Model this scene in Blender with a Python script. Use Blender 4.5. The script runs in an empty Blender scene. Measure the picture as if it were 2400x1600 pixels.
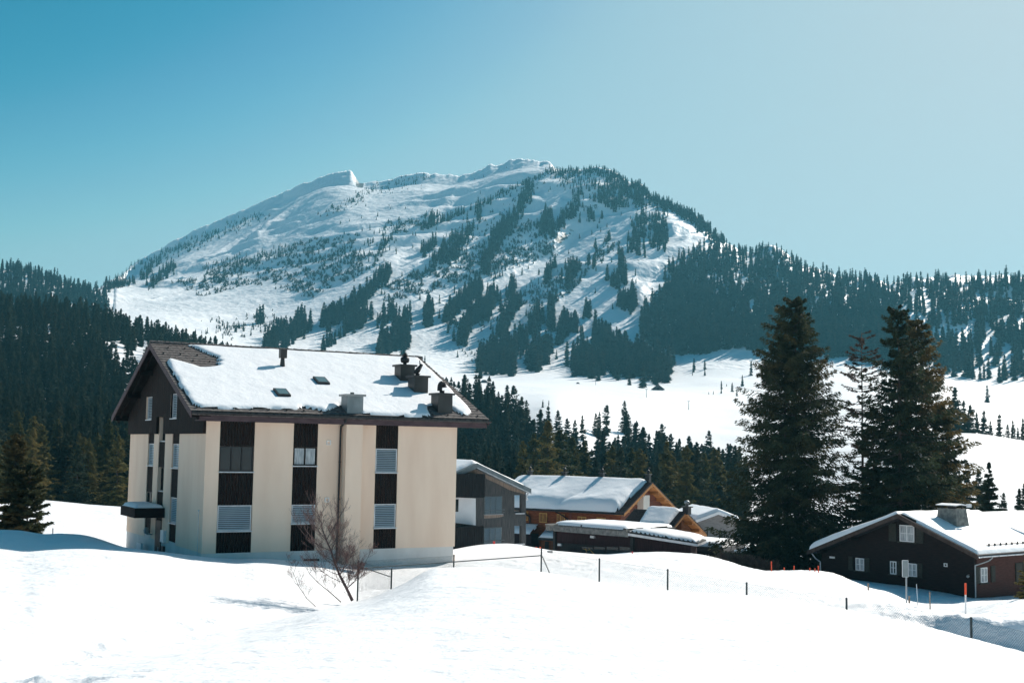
import bpy, math, random
import numpy as np
from mathutils import Vector, Matrix
sc = bpy.context.scene
C = sc.collection
R = math.radians
# ------------------------------------------------------------------ camera
FPX, PITCH, ROLL = 2850.0, R(5.04), R(0.95)
def _cam():
    cd = bpy.data.cameras.new('camera'); co = bpy.data.objects.new('camera', cd); C.objects.link(co)
    cd.sensor_width = 36; cd.lens = FPX/2400*36; cd.clip_start = .5; cd.clip_end = 20000
    c, s, cr, sr = math.cos(PITCH), math.sin(PITCH), math.cos(ROLL), math.sin(ROLL)
    X = Vector((1,0,0)); U = Vector((0,-s,c)); F = Vector((0,c,s))
    r = X*cr+U*sr; u = -X*sr+U*cr
    m = Matrix((r, u, -F)).transposed().to_4x4(); co.matrix_world = m
    sc.camera = co
_cam()
sc.view_settings.view_transform = 'Standard'; sc.view_settings.look = 'None'
sc.view_settings.exposure = 0.88; sc.view_settings.gamma = 1.0
# ------------------------------------------------------------------ light
SUN_AZ, SUN_EL = R(39), R(37)          # azimuth clockwise from the view direction (+Y)
SDIR = Vector((math.sin(SUN_AZ)*math.cos(SUN_EL), math.cos(SUN_AZ)*math.cos(SUN_EL), math.sin(SUN_EL)))
sl = bpy.data.lights.new('sun', 'SUN'); sl.energy = 3.8; sl.angle = R(.53); sl.color = (1, .925, .84)
so = bpy.data.objects.new('sun', sl); C.objects.link(so); so.rotation_euler = SDIR.to_track_quat('Z', 'Y').to_euler()
so.location = (60, 80, 90)
w = bpy.data.worlds.new('World'); sc.world = w; w.use_nodes = True
nt = w.node_tree; bg = nt.nodes['Background']
sky = nt.nodes.new('ShaderNodeTexSky'); sky.sky_type = 'NISHITA'; sky.sun_disc = False
sky.sun_elevation = SUN_EL; sky.sun_rotation = SUN_AZ; sky.altitude = 1200; sky.air_density = 1.0; sky.dust_density = 2.2; sky.ozone_density = 1.2
# the photograph's cool tone curve, applied to the sky's light
EXP = 2**sc.view_settings.exposure
sep = nt.nodes.new('ShaderNodeSeparateColor'); com = nt.nodes.new('ShaderNodeCombineColor'); nt.links.new(sky.outputs[0], sep.inputs[0])
CUR = (((0,0),(.1,.004),(.20,.020),(.25,.10),(.31,.255),(.37,.39),(.45,.46),(.6,.54),(.79,.60),(2,.9)), ((0,0),(.15,.09),(.31,.25),(.42,.47),(.49,.58),(.74,.665),(.91,.70),(2,1)), ((0,0),(.25,.19),(.485,.405),(.61,.60),(.70,.67),(.91,.71),(1.05,.74),(2,1.05)))
for i, pts in enumerate(CUR):
    m1 = nt.nodes.new('ShaderNodeMath'); m1.operation = 'MULTIPLY'; m1.inputs[1].default_value = .05; nt.links.new(sep.outputs[i], m1.inputs[0])
    fc = nt.nodes.new('ShaderNodeFloatCurve'); c_ = fc.mapping.curves[0]; c_.points[0].location = (0, 0); c_.points[1].location = (1, pts[-1][1]/1.2)
    for x, y in pts[1:-1]: c_.points.new(x/2, y/1.2)
    fc.mapping.update(); nt.links.new(m1.outputs[0], fc.inputs[1])
    m3 = nt.nodes.new('ShaderNodeMath'); m3.operation = 'MULTIPLY'; m3.inputs[1].default_value = 1.2*10/EXP; nt.links.new(fc.outputs[0], m3.inputs[0]); nt.links.new(m3.outputs[0], com.inputs[i])
nt.links.new(com.outputs[0], bg.inputs[0]); bg.inputs[1].default_value = .1
cy = sc.cycles
cy.use_denoising = True; cy.max_bounces = 7; cy.diffuse_bounces = 5; cy.glossy_bounces = 2; cy.transmission_bounces = 4
cy.transparent_max_bounces = 8; cy.volume_bounces = 0; cy.caustics_reflective = False; cy.caustics_refractive = False
cy.use_adaptive_sampling = True; cy.adaptive_threshold = .015
# ------------------------------------------------------------------ rays
def ray(x, y):
    a, b = x-1200, y-800
    cr, sr = math.cos(ROLL), math.sin(ROLL)
    a, b = a*cr+b*sr, -a*sr+b*cr
    c, s = math.cos(PITCH), math.sin(PITCH); v = -b/FPX
    return np.array([a/FPX, c-v*s, s+v*c])
def at(x, y, D):                      # world point whose forward distance is D
    r = ray(x, y); return r*(D/r[1])
# ------------------------------------------------------------------ noise
_rs = np.random.RandomState(7); _G = _rs.rand(8, 256, 256)
def vn(x, y, s=0):
    x = np.asarray(x, float); y = np.asarray(y, float)
    xi = np.floor(x).astype(int); yi = np.floor(y).astype(int); fx = x-xi; fy = y-yi
    fx = fx*fx*(3-2*fx); fy = fy*fy*(3-2*fy); g = _G[s % 8]
    a = g[xi & 255, yi & 255]; b = g[(xi+1) & 255, yi & 255]; c = g[xi & 255, (yi+1) & 255]; d = g[(xi+1) & 255, (yi+1) & 255]
    return (a*(1-fx)+b*fx)*(1-fy)+(c*(1-fx)+d*fx)*fy
def fbm(x, y, o=4, s=0):
    t = 0; a = .5; n = 0
    for i in range(o):
        t = t+a*vn(x*2**i+i*17.3, y*2**i+i*9.1, s+i); n += a; a *= .5
    return t/n
def ss(a, b, x): 
    t = np.clip((x-a)/(b-a), 0, 1); return t*t*(3-2*t)
# ------------------------------------------------------------------ materials
def mat(name): 
    m = bpy.data.materials.new(name); m.use_nodes = True
    return m, m.node_tree, m.node_tree.nodes['Principled BSDF']
def N(nt, typ, **k):
    n = nt.nodes.new(typ)
    for a, b in k.items(): setattr(n, a, b)
    return n
def rgba(c): return (*c, 1)
def noise_mat(name, c1, c2, scale=3, stretch=(1,1,1), rough=.8, bump=0, bscale=20, detail=5, c3=None, spec=.3, metal=0, lo=.35, hi=.65):
    m, nt, p = mat(name); L = nt.links
    tc = N(nt, 'ShaderNodeTexCoord'); mp = N(nt, 'ShaderNodeMapping'); mp.inputs['Scale'].default_value = stretch
    L.new(tc.outputs['Object'], mp.inputs[0])
    no = N(nt, 'ShaderNodeTexNoise'); no.inputs['Scale'].default_value = scale; no.inputs['Detail'].default_value = detail
    L.new(mp.outputs[0], no.inputs['Vector'])
    r = N(nt, 'ShaderNodeValToRGB'); r.color_ramp.elements[0].position = lo; r.color_ramp.elements[1].position = hi
    r.color_ramp.elements[0].color = rgba(c1); r.color_ramp.elements[1].color = rgba(c2)
    if c3: e = r.color_ramp.elements.new((lo+hi)/2); e.color = rgba(c3)
    L.new(no.outputs[0], r.inputs[0]); L.new(r.outputs[0], p.inputs['Base Color'])
    p.inputs['Roughness'].default_value = rough; p.inputs['Specular IOR Level'].default_value = spec; p.inputs['Metallic'].default_value = metal
    if bump:
        n2 = N(nt, 'ShaderNodeTexNoise'); n2.inputs['Scale'].default_value = bscale; n2.inputs['Detail'].default_value = 4
        L.new(mp.outputs[0], n2.inputs['Vector'])
        b = N(nt, 'ShaderNodeBump'); b.inputs['Distance'].default_value = bump; L.new(n2.outputs[0], b.inputs['Height']); L.new(b.outputs[0], p.inputs['Normal'])
    return m
M = {}
M['stucco'] = noise_mat('stucco', (.77,.57,.44), (.85,.66,.52), .9, (1,1,.22), .95, .006, 60, spec=.1, lo=.3, hi=.62)
M['stucco_pale'] = noise_mat('pale stucco', (.64,.60,.54), (.68,.64,.58), 1.5, rough=.95, spec=.1)
M['plinth'] = noise_mat('plinth render', (.60,.575,.55), (.68,.655,.63), 1.3, (1,1,.5), .9, .004, 40, spec=.1)
M['white'] = noise_mat('white render', (.72,.74,.77), (.78,.8,.82), 1, rough=.9, spec=.1)
M['darkwood'] = noise_mat('dark stained boards', (.007,.007,.008), (.032,.018,.014), 5, (6,6,.35), .8, .004, 30, c3=(.013,.010,.010), spec=.12)
M['dark_shade_wood'] = noise_mat('dark and shaded boards', (.010,.007,.008), (.020,.011,.011), 2.5, (1,1,6), .8, .004, 20, spec=.2)  # dark wood; on the brown house gable, shade put into the colour
M['lit_wood'] = noise_mat('lit brown boards', (.055,.022,.018), (.085,.034,.028), 2.5, (1,1,6), .8, .004, 20, spec=.2)  # same boards, lighter and redder: the side wall's light is in the colour
M['graywood'] = noise_mat('weathered grey boards', (.05,.056,.062), (.13,.123,.12), 4, (5,5,.25), .85, .004, 20, spec=.15)
M['tanwood'] = noise_mat('unweathered boards', (.2,.16,.135), (.36,.28,.23), 4, (5,5,.25), .85, spec=.15)
M['blackboards'] = noise_mat('charred boards', (.010,.010,.012), (.028,.027,.028), 5, (6,6,.3), .8, spec=.2)
M['log'] = noise_mat('orange log wall', (.15,.04,.016), (.26,.078,.028), 2.2, (1,1,5), .7, spec=.25)
M['log_dark'] = noise_mat('brown log wall', (.16,.07,.035), (.26,.12,.06), 2.2, (1,1,6), .7, spec=.25)
M['pinewood'] = noise_mat('honey coloured timber', (.33,.14,.045), (.48,.22,.075), 2, (1,1,4), .6, spec=.25)
M['shutter_gold'] = noise_mat('golden shutters', (.5,.27,.07), (.62,.36,.11), 6, rough=.6)
M['shutter'] = noise_mat('dark green brown shutters', (.02,.022,.018), (.036,.037,.03), 6, (1,1,3), .7)
M['purple'] = noise_mat('brown barn boards', (.026,.012,.014), (.05,.022,.025), 3, (4,4,.4), .8, spec=.2)
M['barkpanel'] = noise_mat('dark panelling', (.009,.010,.012), (.02,.02,.022), 3, (4,4,.5), .6)
M['fascia'] = noise_mat('plum brown fascia', (.055,.034,.04), (.085,.055,.062), 2, (1,1,3), .7)
M['soffit'] = noise_mat('soffit boards', (.008,.006,.006), (.016,.012,.012), 3, rough=.95, spec=.05)
M['tile'] = noise_mat('grey brown roof tiles', (.07,.066,.065), (.185,.17,.16), 7, (1,1,1), .85, .01, 25, c3=(.125,.11,.105), spec=.15)
M['tile_dark'] = noise_mat('dark roof tiles', (.035,.03,.032), (.08,.066,.066), 6, rough=.75, spec=.2)
M['fibre'] = noise_mat('corrugated fibre cement edge', (.15,.15,.145), (.3,.29,.27), 3, rough=.9)
M['sheet'] = noise_mat('dark sheet metal', (.03,.029,.028), (.06,.057,.054), 1.2, (1,1,.5), .45, spec=.5, metal=.3)
M['sheet_grey'] = noise_mat('grey sheet metal', (.25,.26,.26), (.36,.36,.35), 2, rough=.5, metal=.4)  # lighter grey than the dark sheet metal
M['black'] = noise_mat('black metal', (.012,.012,.014), (.03,.03,.032), 5, rough=.5)
M['zinc'] = noise_mat('zinc sheet', (.16,.19,.2), (.24,.27,.28), 1.5, rough=.5, metal=.3)
M['alu'] = noise_mat('aluminium trim', (.5,.52,.55), (.62,.64,.66), 3, rough=.45, metal=.3)
M['whitepaint'] = noise_mat('white paint', (.72,.73,.74), (.8,.8,.8), 4, rough=.5)
M['curtain'] = noise_mat('white curtain', (.16,.19,.21), (.6,.63,.64), 6, (8,8,.3), .9)
M['blind'] = noise_mat('aluminium blind slats', (.42,.50,.55), (.52,.59,.63), 1, rough=.5, metal=.2)
M['concrete'] = noise_mat('weathered concrete', (.12,.125,.12), (.24,.24,.22), 4, rough=.9, bump=.01, bscale=15)
M['post'] = noise_mat('dark green coated steel', (.018,.03,.036), (.04,.055,.06), 8, rough=.5)
M['galv'] = noise_mat('galvanised steel', (.26,.29,.31), (.36,.39,.41), 4, rough=.5, metal=.5)
M['orange'] = noise_mat('orange plastic', (.75,.07,.02), (.85,.1,.03), 4, rough=.5)
M['red'] = noise_mat('red plastic', (.5,.03,.03), (.6,.05,.05), 4, rough=.5)
M['postwood'] = noise_mat('weathered post wood', (.2,.15,.12), (.32,.25,.2), 6, (1,1,.3), .9)
M['bark'] = noise_mat('spruce bark', (.045,.035,.032), (.1,.075,.065), 4, (2,2,.4), .95, .03, 8)
M['barkred'] = noise_mat('reddish pine bark', (.1,.055,.045), (.17,.1,.08), 4, (2,2,.4), .95)
M['twig'] = noise_mat('bare twig bark', (.06,.04,.04), (.14,.09,.085), 5, (1,1,1), .9)
M['bud'] = noise_mat('reddish buds', (.2,.08,.07), (.3,.14,.11), 5, rough=.9)
M['brush'] = noise_mat('brown dry hedge', (.1,.05,.04), (.24,.14,.1), 3, rough=.95)
def glass_mat(name, c, r=.08):
    m, nt, p = mat(name); L = nt.links
    p.inputs['Base Color'].default_value = rgba(c); p.inputs['Roughness'].default_value = r; p.inputs['Specular IOR Level'].default_value = .35
    no = N(nt, 'ShaderNodeTexNoise'); no.inputs['Scale'].default_value = 1.2
    b = N(nt, 'ShaderNodeBump'); b.inputs['Distance'].default_value = .01; L.new(no.outputs[0], b.inputs['Height']); L.new(b.outputs[0], p.inputs['Normal'])
    return m
M['glass'] = glass_mat('window glass', (.02,.028,.03))
M['glass_sky'] = glass_mat('skylight glass', (.12,.18,.19), .2)
def snow_mat(name, bumps=((.35,.05),(1.6,.02),(6,.008),(25,.002)), col=(.88,.895,.91), stretch=(1,1,1)):
    m, nt, p = mat(name); L = nt.links
    p.inputs['Base Color'].default_value = rgba(col); p.inputs['Roughness'].default_value = .55; p.inputs['Specular IOR Level'].default_value = .25
    tc = N(nt, 'ShaderNodeTexCoord'); mp = N(nt, 'ShaderNodeMapping'); mp.inputs['Scale'].default_value = stretch
    L.new(tc.outputs['Object'], mp.inputs[0])
    prev = None
    for s, d in bumps:
        no = N(nt, 'ShaderNodeTexNoise'); no.inputs['Scale'].default_value = s; no.inputs['Detail'].default_value = 4
        L.new(mp.outputs[0], no.inputs['Vector'])
        b = N(nt, 'ShaderNodeBump'); b.inputs['Distance'].default_value = d*8; b.inputs['Strength'].default_value = .6
        L.new(no.outputs[0], b.inputs['Height'])
        if prev: L.new(prev.outputs[0], b.inputs['Normal'])
        prev = b
    L.new(prev.outputs[0], p.inputs['Normal'])
    return m
M['snow'] = snow_mat('snow')
M['roofsnow'] = snow_mat('roof snow', ((1.2,.012),(6,.003)))
def rock_snow():
    m = snow_mat('snow and rock', ((.03,.6),(.12,.25)))
    nt = m.node_tree; L = nt.links; p = nt.nodes['Principled BSDF']
    ge = N(nt, 'ShaderNodeNewGeometry'); sx = N(nt, 'ShaderNodeSeparateXYZ'); L.new(ge.outputs['True Normal'], sx.inputs[0])
    tc = N(nt, 'ShaderNodeTexCoord'); mp = N(nt, 'ShaderNodeMapping'); mp.inputs['Scale'].default_value = (1,1,1.2); L.new(tc.outputs['Object'], mp.inputs[0])
    n1 = N(nt, 'ShaderNodeTexNoise'); n1.inputs['Scale'].default_value = .06; n1.inputs['Detail'].default_value = 9; n1.inputs['Roughness'].default_value = .7
    L.new(mp.outputs[0], n1.inputs['Vector'])
    at_ = N(nt, 'ShaderNodeAttribute'); at_.attribute_name = 'rock'
    a = N(nt, 'ShaderNodeMath', operation='MULTIPLY_ADD'); L.new(n1.outputs[0], a.inputs[0]); a.inputs[1].default_value = 1.3; L.new(at_.outputs['Fac'], a.inputs[2])
    r = N(nt, 'ShaderNodeMapRange'); r.inputs['From Min'].default_value = 1.08; r.inputs['From Max'].default_value = 1.17
    L.new(a.outputs[0], r.inputs[0])
    n2 = N(nt, 'ShaderNodeTexNoise'); n2.inputs['Scale'].default_value = .25; n2.inputs['Detail'].default_value = 6
    cr = N(nt, 'ShaderNodeValToRGB'); cr.color_ramp.elements[0].color = (.05,.055,.055,1); cr.color_ramp.elements[1].color = (.26,.25,.235,1)
    cr.color_ramp.elements[0].position=.35; cr.color_ramp.elements[1].position=.7
    L.new(n2.outputs[0], cr.inputs[0])
    mi = N(nt, 'ShaderNodeMix', data_type='RGBA'); L.new(r.outputs[0], mi.inputs[0]); mi.inputs[6].default_value = (.88,.895,.91,1); L.new(cr.outputs[0], mi.inputs[7])
    L.new(mi.outputs[2], p.inputs['Base Color'])
    return m
M['mountain'] = rock_snow()
def needle_mat(name, c1, c2, c3, nscale=.6, transl=.25):
    m, nt, p = mat(name); L = nt.links
    tc = N(nt, 'ShaderNodeTexCoord'); oi = N(nt, 'ShaderNodeObjectInfo')
    no = N(nt, 'ShaderNodeTexNoise'); no.inputs['Scale'].default_value = nscale; no.inputs['Detail'].default_value = 3
    L.new(tc.outputs['Object'], no.inputs['Vector'])
    ad = N(nt, 'ShaderNodeMath', operation='MULTIPLY_ADD'); L.new(oi.outputs['Random'], ad.inputs[0]); ad.inputs[1].default_value = .4
    sb = N(nt, 'ShaderNodeMath', operation='SUBTRACT'); L.new(no.outputs[0], sb.inputs[0]); sb.inputs[1].default_value = .2; L.new(sb.outputs[0], ad.inputs[2])
    r = N(nt, 'ShaderNodeValToRGB'); r.color_ramp.elements[0].position = .2; r.color_ramp.elements[1].position = .8
    r.color_ramp.elements[0].color = rgba(c1); r.color_ramp.elements[1].color = rgba(c3); e = r.color_ramp.elements.new(.5); e.color = rgba(c2)
    L.new(ad.outputs[0], r.inputs[0]); L.new(r.outputs[0], p.inputs['Base Color']); p.inputs['Roughness'].default_value = .8; p.inputs['Specular IOR Level'].default_value = .15
    tr = N(nt, 'ShaderNodeBsdfTranslucent'); L.new(r.outputs[0], tr.inputs[0])
    ms = N(nt, 'ShaderNodeMixShader'); ms.inputs[0].default_value = transl
    out = nt.nodes['Material Output']; L.new(p.outputs[0], ms.inputs[1]); L.new(tr.outputs[0], ms.inputs[2]); L.new(ms.outputs[0], out.inputs[0])
    return m
M['needle'] = needle_mat('dark spruce needles', (.022,.034,.024), (.036,.05,.03), (.06,.062,.034))
M['needle_gold'] = needle_mat('yellowish spruce needles', (.05,.062,.024), (.11,.10,.034), (.2,.15,.05))
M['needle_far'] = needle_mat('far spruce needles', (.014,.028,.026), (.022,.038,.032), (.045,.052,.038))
M['needle_hero'] = needle_mat('green brown needles', (.024,.036,.018), (.046,.054,.026), (.12,.09,.038), .35)
M['needle_gold_hero'] = needle_mat('golden brown needles', (.032,.040,.018), (.075,.07,.03), (.17,.115,.042), .35)
M['needle_brown'] = needle_mat('thin brownish needles', (.04,.033,.025), (.06,.045,.032), (.09,.055,.04), .5)
# ------------------------------------------------------------------ mesh building
class MB:
    def __init__(s): s.v = []; s.f = []
    def add(s, vs, fs):
        b = len(s.v); s.v += [tuple(map(float, q)) for q in vs]; s.f += [tuple(b+i for i in q) for q in fs]; return s
    def box(s, x0, x1, y0, y1, z0, z1):
        return s.add([(x0,y0,z0),(x1,y0,z0),(x1,y1,z0),(x0,y1,z0),(x0,y0,z1),(x1,y0,z1),(x1,y1,z1),(x0,y1,z1)],
                     [(0,3,2,1),(4,5,6,7),(0,1,5,4),(1,2,6,5),(2,3,7,6),(3,0,4,7)])
    def prism(s, A, B):                # two matching polygons
        n = len(A); return s.add(list(A)+list(B), [tuple(range(n))[::-1], tuple(range(n, 2*n))]+[(i, (i+1) % n, n+(i+1) % n, n+i) for i in range(n)])
    def tube(s, p, q, r0, r1=None, n=6, cap=True):
        r1 = r0 if r1 is None else r1; p = Vector(p); q = Vector(q); d = (q-p)
        if d.length < 1e-6: return s
        z = d.normalized(); x = z.orthogonal().normalized(); y = z.cross(x)
        A = [p+(x*math.cos(2*math.pi*i/n)+y*math.sin(2*math.pi*i/n))*r0 for i in range(n)]
        B = [q+(x*math.cos(2*math.pi*i/n)+y*math.sin(2*math.pi*i/n))*r1 for i in range(n)]
        return s.add(A+B, ([tuple(range(n))[::-1], tuple(range(n, 2*n))] if cap else [])+[(i, (i+1) % n, n+(i+1) % n, n+i) for i in range(n)])
    def path(s, pts, r, n=6):
        for a, b in zip(pts[:-1], pts[1:]): s.tube(a, b, r, r, n)
        return s
    def lathe(s, c, prof, n=10):
        b = len(s.v); m = len(prof)
        vs = [(c[0]+r*math.cos(2*math.pi*i/n), c[1]+r*math.sin(2*math.pi*i/n), c[2]+z) for (r, z) in prof for i in range(n)]
        fs = [(j*n+i, j*n+(i+1) % n, (j+1)*n+(i+1) % n, (j+1)*n+i) for j in range(m-1) for i in range(n)]
        fs += [tuple(range(n))[::-1], tuple((m-1)*n+i for i in range(n))]
        return s.add(vs, fs)
    def build(s, name, mt, parent=None, smooth=False, label=None):
        off = Vector((0, 0, parent.get('_z', 0.0))) if parent is not None else Vector((0, 0, 0))
        me = bpy.data.meshes.new(name); me.from_pydata([(a, b, c-off.z) for a, b, c in s.v], [], s.f); me.update()
        me.materials.append(M[mt] if isinstance(mt, str) else mt)
        if smooth: me.shade_smooth()
        o = bpy.data.objects.new(name, me); C.objects.link(o)
        if parent is not None: o.parent = parent; o['_z'] = parent.get('_z', 0.0)
        if label: o['label'] = label
        return o
def tag(o, label=None, cat=None, group=None, kind=None):
    if label: o['label'] = label
    if cat: o['category'] = cat
    if group: o['group'] = group
    if kind: o['kind'] = kind
    return o
def thing(name, label, cat, loc=(0,0,0), yaw=0, group=None):
    o = bpy.data.objects.new(name, None); C.objects.link(o); o.location = loc; o.rotation_euler = (0,0,yaw); o.empty_display_size = .5
    o['_z'] = float(loc[2]) if loc[2] else 0.0
    return tag(o, label, cat, group)
class Frame:                           # a vertical corner of a building: u along one wall, v along the other
    def __init__(s, x, y, D, yaw):
        p = at(x, y, D); s.o = p[:2]; s.yaw = yaw; s.d = np.array([math.cos(yaw), math.sin(yaw)]); s.g = np.array([-s.d[1], s.d[0]])
    def A(s, x, y, u=0.):              # on the plane u = const
        r = ray(x, y); o = s.o+s.d*u; t = (o@s.d)/(r[:2]@s.d); p = r*t; return np.array([u, (p[:2]-s.o)@s.g, p[2]])
    def B(s, x, y, v=0.):              # on the plane v = const
        r = ray(x, y); o = s.o+s.g*v; t = (o@s.g)/(r[:2]@s.g); p = r*t; return np.array([(p[:2]-s.o)@s.d, v, p[2]])
    def w(s, u, v, z): 
        q = s.o+s.d*u+s.g*v; return (q[0], q[1], z)
# ------------------------------------------------------------------ terrain: one sheet from the camera's feet to beyond the ridge
FEAT = [
 # each line: (x, y, distance) of ground points along one landform, left to right
 [(-900,1700,12.5),(0,1668,16.3),(300,1592,20.5),(560,1537,24),(840,1480,28),(1000,1454,29.6),(1150,1442,30),(1400,1450,29),(1750,1480,26.5),(2128,1542,22),(2400,1612,19),(2800,1700,16)],
 [(-900,1640,16),(-300,1640,18),(0,1598,21),(170,1560,25),(300,1532,28),(560,1478,36),(700,1441,41),(729,1432,42),(826,1412,45.5),(870,1400,46),(918,1380,46.5),(960,1360,47),(999,1335,47.5),(1014,1329,47.5),(1075,1327,47.5),(1152,1327,47),(1190,1329,46.5),(1269,1339,45.5),(1404,1364,43),(1565,1383,41),(1750,1393,38.5),(1840,1405,37),(1984,1428,35),(2062,1441,34),(2128,1458,33),(2276,1501,30.5),(2400,1531,28.5),(2800,1600,25)],
 [(-900,1610,17.5),(-300,1610,19.5),(0,1575,22.5),(170,1545,26.5),(300,1522,29.5),(560,1470,37.5),(700,1436,42.5),(760,1428,45),(826,1416,48),(870,1412,49),(905,1396,50),(960,1392,50.5),(1000,1375,51),(1075,1352,52),(1152,1350,51.5),(1269,1352,50),(1404,1368,48),(1565,1388,45.5),(1750,1402,43),(1984,1440,39),(2128,1468,37),(2276,1505,34.5),(2400,1530,33),(2800,1590,30)],
 [(-900,1300,36),(-300,1300,46),(0,1297,48),(55,1300,48),(120,1294,48.5),(200,1290,49.5),(300,1294,50.5),(370,1298,51.5),(474,1310,53.3),(560,1318,53.4),(600,1316,53.8),(650,1319,54.3),(690,1325,54.8),(730,1324,55.2),(760,1326,55.6),(800,1333,56.4),(860,1341,57.5),(900,1341,58.2),(960,1340,58.8),(1030,1338,59.5),(1066,1322,61),(1100,1318,60),(1270,1322,60),(1400,1330,58),(1565,1345,55),(1700,1360,52),(1850,1375,48),(1984,1402,48),(2060,1428,46),(2128,1449,44),(2200,1465,42),(2276,1478,40.5),(2400,1490,39),(2800,1530,36)],
 [(-900,1240,60),(-300,1240,60),(0,1243,58),(55,1244,58),(95,1256,58),(140,1251,59),(200,1254,60),(240,1265,60),(290,1281,61),(340,1291,62),(474,1315,64),(700,1318,68),(1000,1305,72),(1070,1287,73),(1130,1276,76),(1200,1275,76),(1240,1282,76),(1290,1291,74),(1350,1296,74),(1410,1302,74),(1480,1296,74),(1560,1295,74),(1650,1301,73),(1700,1314,72),(1740,1328,71),(1800,1339,70),(1830,1339,68),(1880,1336,66),(1950,1341,70),(1985,1356,70.5),(2020,1377,70),(2060,1387,72),(2090,1394,71.5),(2118,1418,70),(2160,1430,69),(2250,1437,67.5),(2290,1430,63),(2330,1415,59),(2400,1406,57),(2800,1385,55)],
 [(-900,1262,75),(-300,1260,75),(0,1262,72),(140,1266,74),(240,1280,75),(340,1298,76),(474,1322,79),(1070,1296,95),(1240,1296,100),(1300,1300,100),(1480,1303,100),(1700,1327,100),(1800,1346,92),(1927,1347,83.2),(1990,1358,80),(2060,1368,78.2),(2160,1386,76),(2285,1404,74.2),(2340,1402,75.5),(2400,1398,77),(2800,1392,80)],
 [(-900,1160,115),(-300,1160,115),(0,1166,115),(100,1173,115),(200,1184,112),(300,1191,110),(400,1200,110),(600,1240,120),(1000,1285,128),(1070,1285,130),(1240,1287,132),(1480,1300,132),(1700,1312,134),(1760,1322,132),(1900,1338,105),(2000,1338,105),(2200,1335,105),(2400,1330,105),(2800,1325,108)],
 [(-900,1200,170),(-300,1200,170),(0,1205,170),(300,1215,170),(600,1240,180),(1000,1270,190),(1300,1275,190),(1500,1272,190),(1700,1268,190),(1900,1250,180),(2100,1230,170),(2400,1200,170),(2800,1190,170)],
 [(-900,960,320),(-300,980,320),(0,1000,320),(200,1020,320),(300,1030,320),(500,1070,325),(700,1110,325),(900,1120,325),(1040,1110,325),(1150,1125,320),(1300,1150,310),(1500,1160,300),(1700,1150,300),(1900,1140,295),(2080,1070,292),(2150,1035,290),(2200,1018,290),(2250,1012,290),(2320,1020,290),(2400,1036,290),(2800,1090,290)],
 [(-900,840,420),(-300,850,420),(0,870,420),(240,890,420),(470,930,420),(700,960,425),(900,950,425),(1000,950,425),(1100,962,420),(1200,985,415),(1250,975,410),(1294,958,405),(1340,975,400),(1400,1023,395),(1500,1040,395),(1600,1060,395),(1700,1062,395),(1900,1040,395),(2100,1018,390),(2180,1025,385),(2250,1035,380),(2400,1050,380),(2800,1100,380)],
 [(-900,690,590),(-300,700,600),(0,735,600),(150,745,600),(240,768,600),(330,795,600),(400,815,600),(470,835,600),(560,860,600),(700,890,610),(900,892,620),(1000,893,620),(1100,905,620),(1300,910,620),(1500,925,620),(1700,940,620),(1830,945,620),(1900,940,620),(2000,930,620),(2100,925,620),(2200,935,620),(2250,945,620),(2400,965,620),(2800,970,620)],
 [(-900,790,900),(-300,790,900),(0,800,900),(240,800,900),(400,815,900),(560,840,900),(700,852,900),(900,862,900),(1000,873,900),(1100,885,900),(1300,889,900),(1500,897,900),(1600,893,900),(1700,885,900),(1850,888,900),(2050,884,900),(2200,890,900),(2300,900,900),(2400,885,900),(2800,890,900)],
 [(-900,720,1100),(-300,700,1100),(0,690,1100),(240,745,1120),(400,762,1120),(560,795,1120),(700,810,1110),(900,822,1090),(1000,836,1070),(1100,852,1060),(1300,852,1040),(1500,850,1020),(1600,842,1010),(1700,836,1000),(1900,846,990),(2100,850,985),(2250,868,980),(2400,855,980),(2800,860,980)],
 [(-900,655,1330),(-300,645,1330),(0,645,1300),(60,646,1300),(130,668,1300),(200,698,1300),(235,704,1350),(300,672,1700),(400,640,1720),(600,600,1640),(830,555,1530),(1000,570,1480),(1250,600,1400),(1500,640,1300),(1700,705,1180),(1900,748,1130),(2100,757,1120),(2400,755,1120),(2800,760,1120)],
 [(-900,640,1420),(-300,628,1420),(0,630,1380),(60,632,1380),(130,653,1380),(200,685,1380),(235,690,1450),(240,672,1802),(300,629,2243),(350,598,2276),(400,566,2257),(500,521,2255),(600,479,2254),(700,436,2180),(760,412,2134),(795,405,2113),(820,396,2100),(827,403,2095),(833,418,2092),(843,432,2086),(880,426,2063),(940,416,2014),(980,407,1984),(1020,408,1955),(1050,413,1937),(1100,408,1897),(1150,387,1869),(1200,377,1841),(1250,375,1800),(1290,383,1762),(1305,398,1750),(1350,400,1712),(1390,397,1681),(1430,402,1650),(1480,424,1612),(1505,436,1592),(1520,452,1577),(1560,475,1540),(1600,500,1514),(1640,520,1489),(1660,536,1473),(1665,552,1472),(1700,570,1451),(1730,590,1432),(1780,594,1408),(1800,578,1398),(1830,590,1385),(1850,603,1378),(1880,628,1373),(1910,636,1365),(1960,648,1357),(2000,652,1349),(2050,660,1341),(2100,668,1333),(2140,655,1333),(2200,660,1333),(2250,652,1333),(2300,648,1333),(2350,652,1333),(2400,655,1333),(2800,655,1333)],
]
def _feat():
    K = []
    for pl in FEAT:
        P = np.array([at(*p) for p in pl]); az = np.arctan2(P[:,0], P[:,1]); D = np.hypot(P[:,0], P[:,1]); K.append((az, D, P[:,2]/D))
    return K
_K = _feat()
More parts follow.
